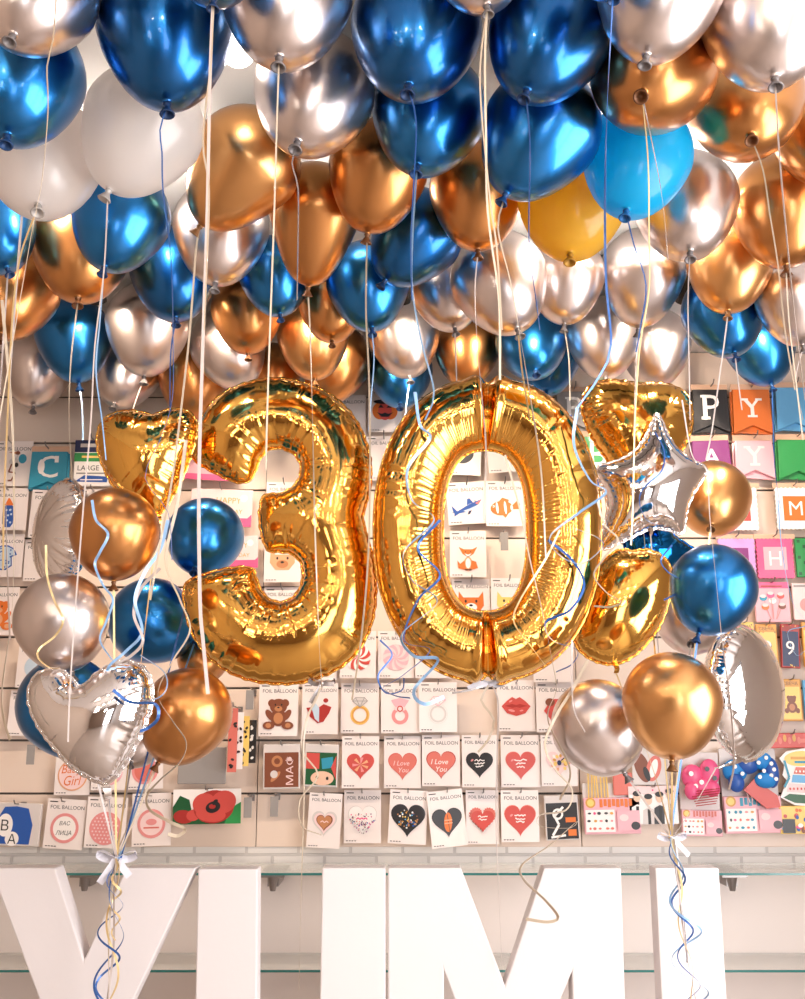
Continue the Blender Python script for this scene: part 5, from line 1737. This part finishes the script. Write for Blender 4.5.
p.ell(0, .40, .36, .16, 'yellow', .05); p.rect(-.22, .38, .22, .44, 'gold'); p.rect(-.14, .30, .16, .35, 'teal'); p.rect(.24, .18, .30, .46, 'blue'); p.line([(-.36, .36), (-.28, .0), (-.40, -.2)], .05, 'teal')
for i in range(9):
    p.ell(-.28 + i * .08, -.235, .02, .03, 'red', 0, 8); p.ell(-.2 + i * .08, .13, .02, .025, 'white', 0, 8)
p.build('printed_picture', e, -.0003)
def d_party(p, a):
    for i in range(26):
        p.ell(rp.uniform(-.45, .45), rp.uniform(-a + .06, a - .06), rp.uniform(.03, .07), rp.uniform(.03, .06), rp.choice(['red', 'orange', 'teal', 'blue', 'white', 'hotpink', 'brown']), 0, 10)
    p.rect(-.46, -a + .02, -.2, -a + .3, 'dark')
flat_pack('party_prop_pack', 780, 806, 828, 834, 'yellow patterned pack under the cake shaped topper', 'party pack', 'yellow', d_party, 0, .012, False)

# left and middle leftovers
def d_aba(p, a):
    p.poly([(-.40, -a + .04), (-.44, .10), (-.3, .36), (-.04, .38), (.22, .34), (.34, .0), (.30, -a + .04)], 'blue'); p.ell(-.26, -.02, .17, .24, 'white'); p.text('В', -.26, -.02, .16, 'black'); p.ell(-.08, -.30, .15, .15, 'white'); p.text('А', -.08, -.30, .18, 'black')
flat_pack('letter_banner_pack', -6, 803, 40, 846, 'clear bag with blue letter discs В and А, bottom left corner of the wall', 'banner pack', 'lightgrey', d_aba, 2, .018)
def d_poppy(p, a):
    p.rect(-.5, -a, .5, a, 'white'); p.rect(-.5, -a, .5, -a + .10, 'darkgreen'); p.poly([(-.5, -a), (-.5, .0), (-.40, .16), (-.26, .10), (-.18, -a)], 'darkgreen'); p.poly([(.26, -a), (.5, -a), (.5, .06), (.36, -.02)], 'green')
    p.ell(-.34, -.14, .15, .095, 'crimson', -.1); p.ell(-.20, -.12, .10, .08, 'red', .2); p.ell(.10, -.005, .30, .235, 'crimson', .1); p.ell(.24, .06, .19, .16, 'red', .3); p.ell(-.04, .04, .17, .15, 'red', .2); p.ell(.06, -.11, .22, .11, 'red', -.1)
    p.ell(.09, -.01, .11, .08, 'black', .3); p.ell(.08, .0, .05, .035, 'crimson'); p.ell(.12, .06, .05, .03, 'black', .8)
flat_pack('picture_card', 173, 789, 241, 824, 'picture card with a big red poppy flower under the left bunch', 'picture card', 'lightgrey', d_poppy, -1, .006)
flat_pack('picture_card', 178, 747, 226, 784, 'plain grey card above the poppy picture', 'picture card', 'grey', lambda p, a: None, 0, .006)
for k, (x, c1, lab) in enumerate(((228, 'coral', 'red edged'), (234, 'white', 'white'), (240, 'yellow', 'cream patterned'), (247, 'black', 'black and white patterned'))):
    e, w, h, a, c = pack_frame('gift_tag', x, 708 + k * 4, x + 9, 772 - k * 3, lab + ' hanging gift tag strip right of the copper balloon under the three', 'gift tag', 0, WALL - .05 - .028 * (3 - k), 'hanging gift tag strips')
    mb = MB()
    mb.box(-w / 2, w / 2, 0, .006, -h / 2, h / 2, INK[c1])
    mb.build('paper_strip', e)
    p = Print(w)
    for j in range(9):
        p.ell(rp.uniform(-.3, .3), rp.uniform(-a * .9, a * .9), .2, .14, 'black' if c1 != 'black' else 'white', rp.uniform(0, 3), 8)
    p.build('printed_marks', e, -.0003)
_p = at(238, 708, WALL - .06)
wall_hook(Vector((_p.x, 0, _p.z + .002)), 'long wire hook carrying the gift tag strips', .175)
def d_maf(p, a):
    p.rect(-.46, -a + .05, .46, a - .22, 'brown'); p.text('МАФ', .22, -.1, .76, 'palepink', PI / 2, .8); p.ring(-.12, .14, .08, .15, 'tan'); p.ell(-.16, -.26, .18, .06, 'tan', .8); p.ell(-.2, -.2, .1, .1, 'lightgrey')
flat_pack('folded_balloon_bag', 263, 744, 300, 789, 'clear bag with a brown folded foil and pale upright letters', 'balloon package', 'lightgrey', d_maf, -1)
def d_doll(p, a):
    p.rect(-.44, -a + .06, .46, a - .24, 'darkgreen'); p.rect(-.44, -.1, -.05, a - .26, 'red'); p.poly([(.0, .2), (.34, .26), (.36, -.05), (.04, -.1)], 'teal'); p.ell(.05, -.36, .34, .2, 'skin'); p.ell(-.1, -.34, .04, .05, 'black', n=10); p.ell(.2, -.36, .04, .05, 'black', n=10); p.poly([(.3, -.05), (.44, .3), (.46, -.4)], 'red')
flat_pack('folded_balloon_bag', 304, 744, 338, 787, 'clear bag with a red and green folded doll foil', 'balloon package', 'lightgrey', d_doll, 2)
def d_black(p, a):
    p.rect(-.46, -a + .03, .46, a - .22, 'black'); p.ring(-.12, .10, .10, .16, 'white'); p.line([(-.3, -.5), (-.1, -.2), (-.22, .05), (.05, .3)], .07, 'white'); p.rect(.10, -.14, .40, .0, 'orange'); p.rect(.16, -.52, .40, -.34, 'orange'); p.line([(-.35, -.55), (.08, -.5)], .06, 'white')
flat_pack('folded_balloon_bag', 545, 795, 579, 840, 'clear bag with a black folded foil and white script, end of the bottom row', 'balloon package', 'lightgrey', d_black, -2)
def d_banner(p, a):
    p.rect(-.5, -a, .5, -a + .14, 'hotpink'); p.text('HAPPY', .12, .12, .40, 'gold'); p.text('BIRTHDAY', .12, -.06, .46, 'gold'); p.ell(.36, .16, .06, .06, 'white'); p.poly([(.3, -a), (.5, -a + .02), (.5, -.1)], 'hotpink')
flat_pack('banner_pack', 190, 489, 252, 526, 'pink birthday banner pack behind the left opening of the three', 'banner pack', 'palepink', d_banner, 2)
flat_pack('banner_pack', 202, 536, 258, 568, 'second pink banner pack right of the blue balloon behind the three', 'banner pack', 'palepink', d_banner, -1)
flat_pack('banner_pack', 182, 452, 242, 480, 'pink banner pack under the upper tip of the three', 'banner pack', 'pink', lambda p, a: p.rect(-.5, -a, .5, -a + .1, 'hotpink'), 3)
# empty hooks with a price holder
for x, y, lab in ((276, 795, 'under the brown folded foil bag'), (250, 796, 'right of the poppy picture'), (503, 534, 'in the nought hole'), (36, 744, 'left of the dark blue balloon'), (252, 690, 'left of the teddy card')):
    p0 = at(x, y, WALL - .06)
    lab = 'empty wire hook with a grey price holder ' + lab
    mb = MB()
    mb.box(-.010, .010, .054, .0595, -.022, .004, METAL)
    mb.cyl((0, .056, 0), (0, -.05, .006), .0026, METAL, 8)
    e = empty('price_hook', (p0.x, p0.y, p0.z), lab, 'hook', 'empty price hooks')
    mb.build('wire', e)
    mb = MB()
    mb.box(-.015, .015, -.052, -.048, -.075, -.002, INK['grey'])
    mb.build('price_holder', e, bevel=.001)

# ------------------------------------------------------------------ picture settings
SC.view_settings.view_transform = 'Standard'
SC.view_settings.look = 'None'
SC.view_settings.gamma = 1
SC.view_settings.use_curve_mapping = False
SC.view_settings.exposure = -0.18
SC.cycles.use_denoising = True
SC.cycles.max_bounces = 10
SC.cycles.glossy_bounces = 5
SC.cycles.diffuse_bounces = 4
SC.cycles.caustics_reflective = False
SC.cycles.sample_clamp_indirect = 6.0
bpy.context.view_layer.update()
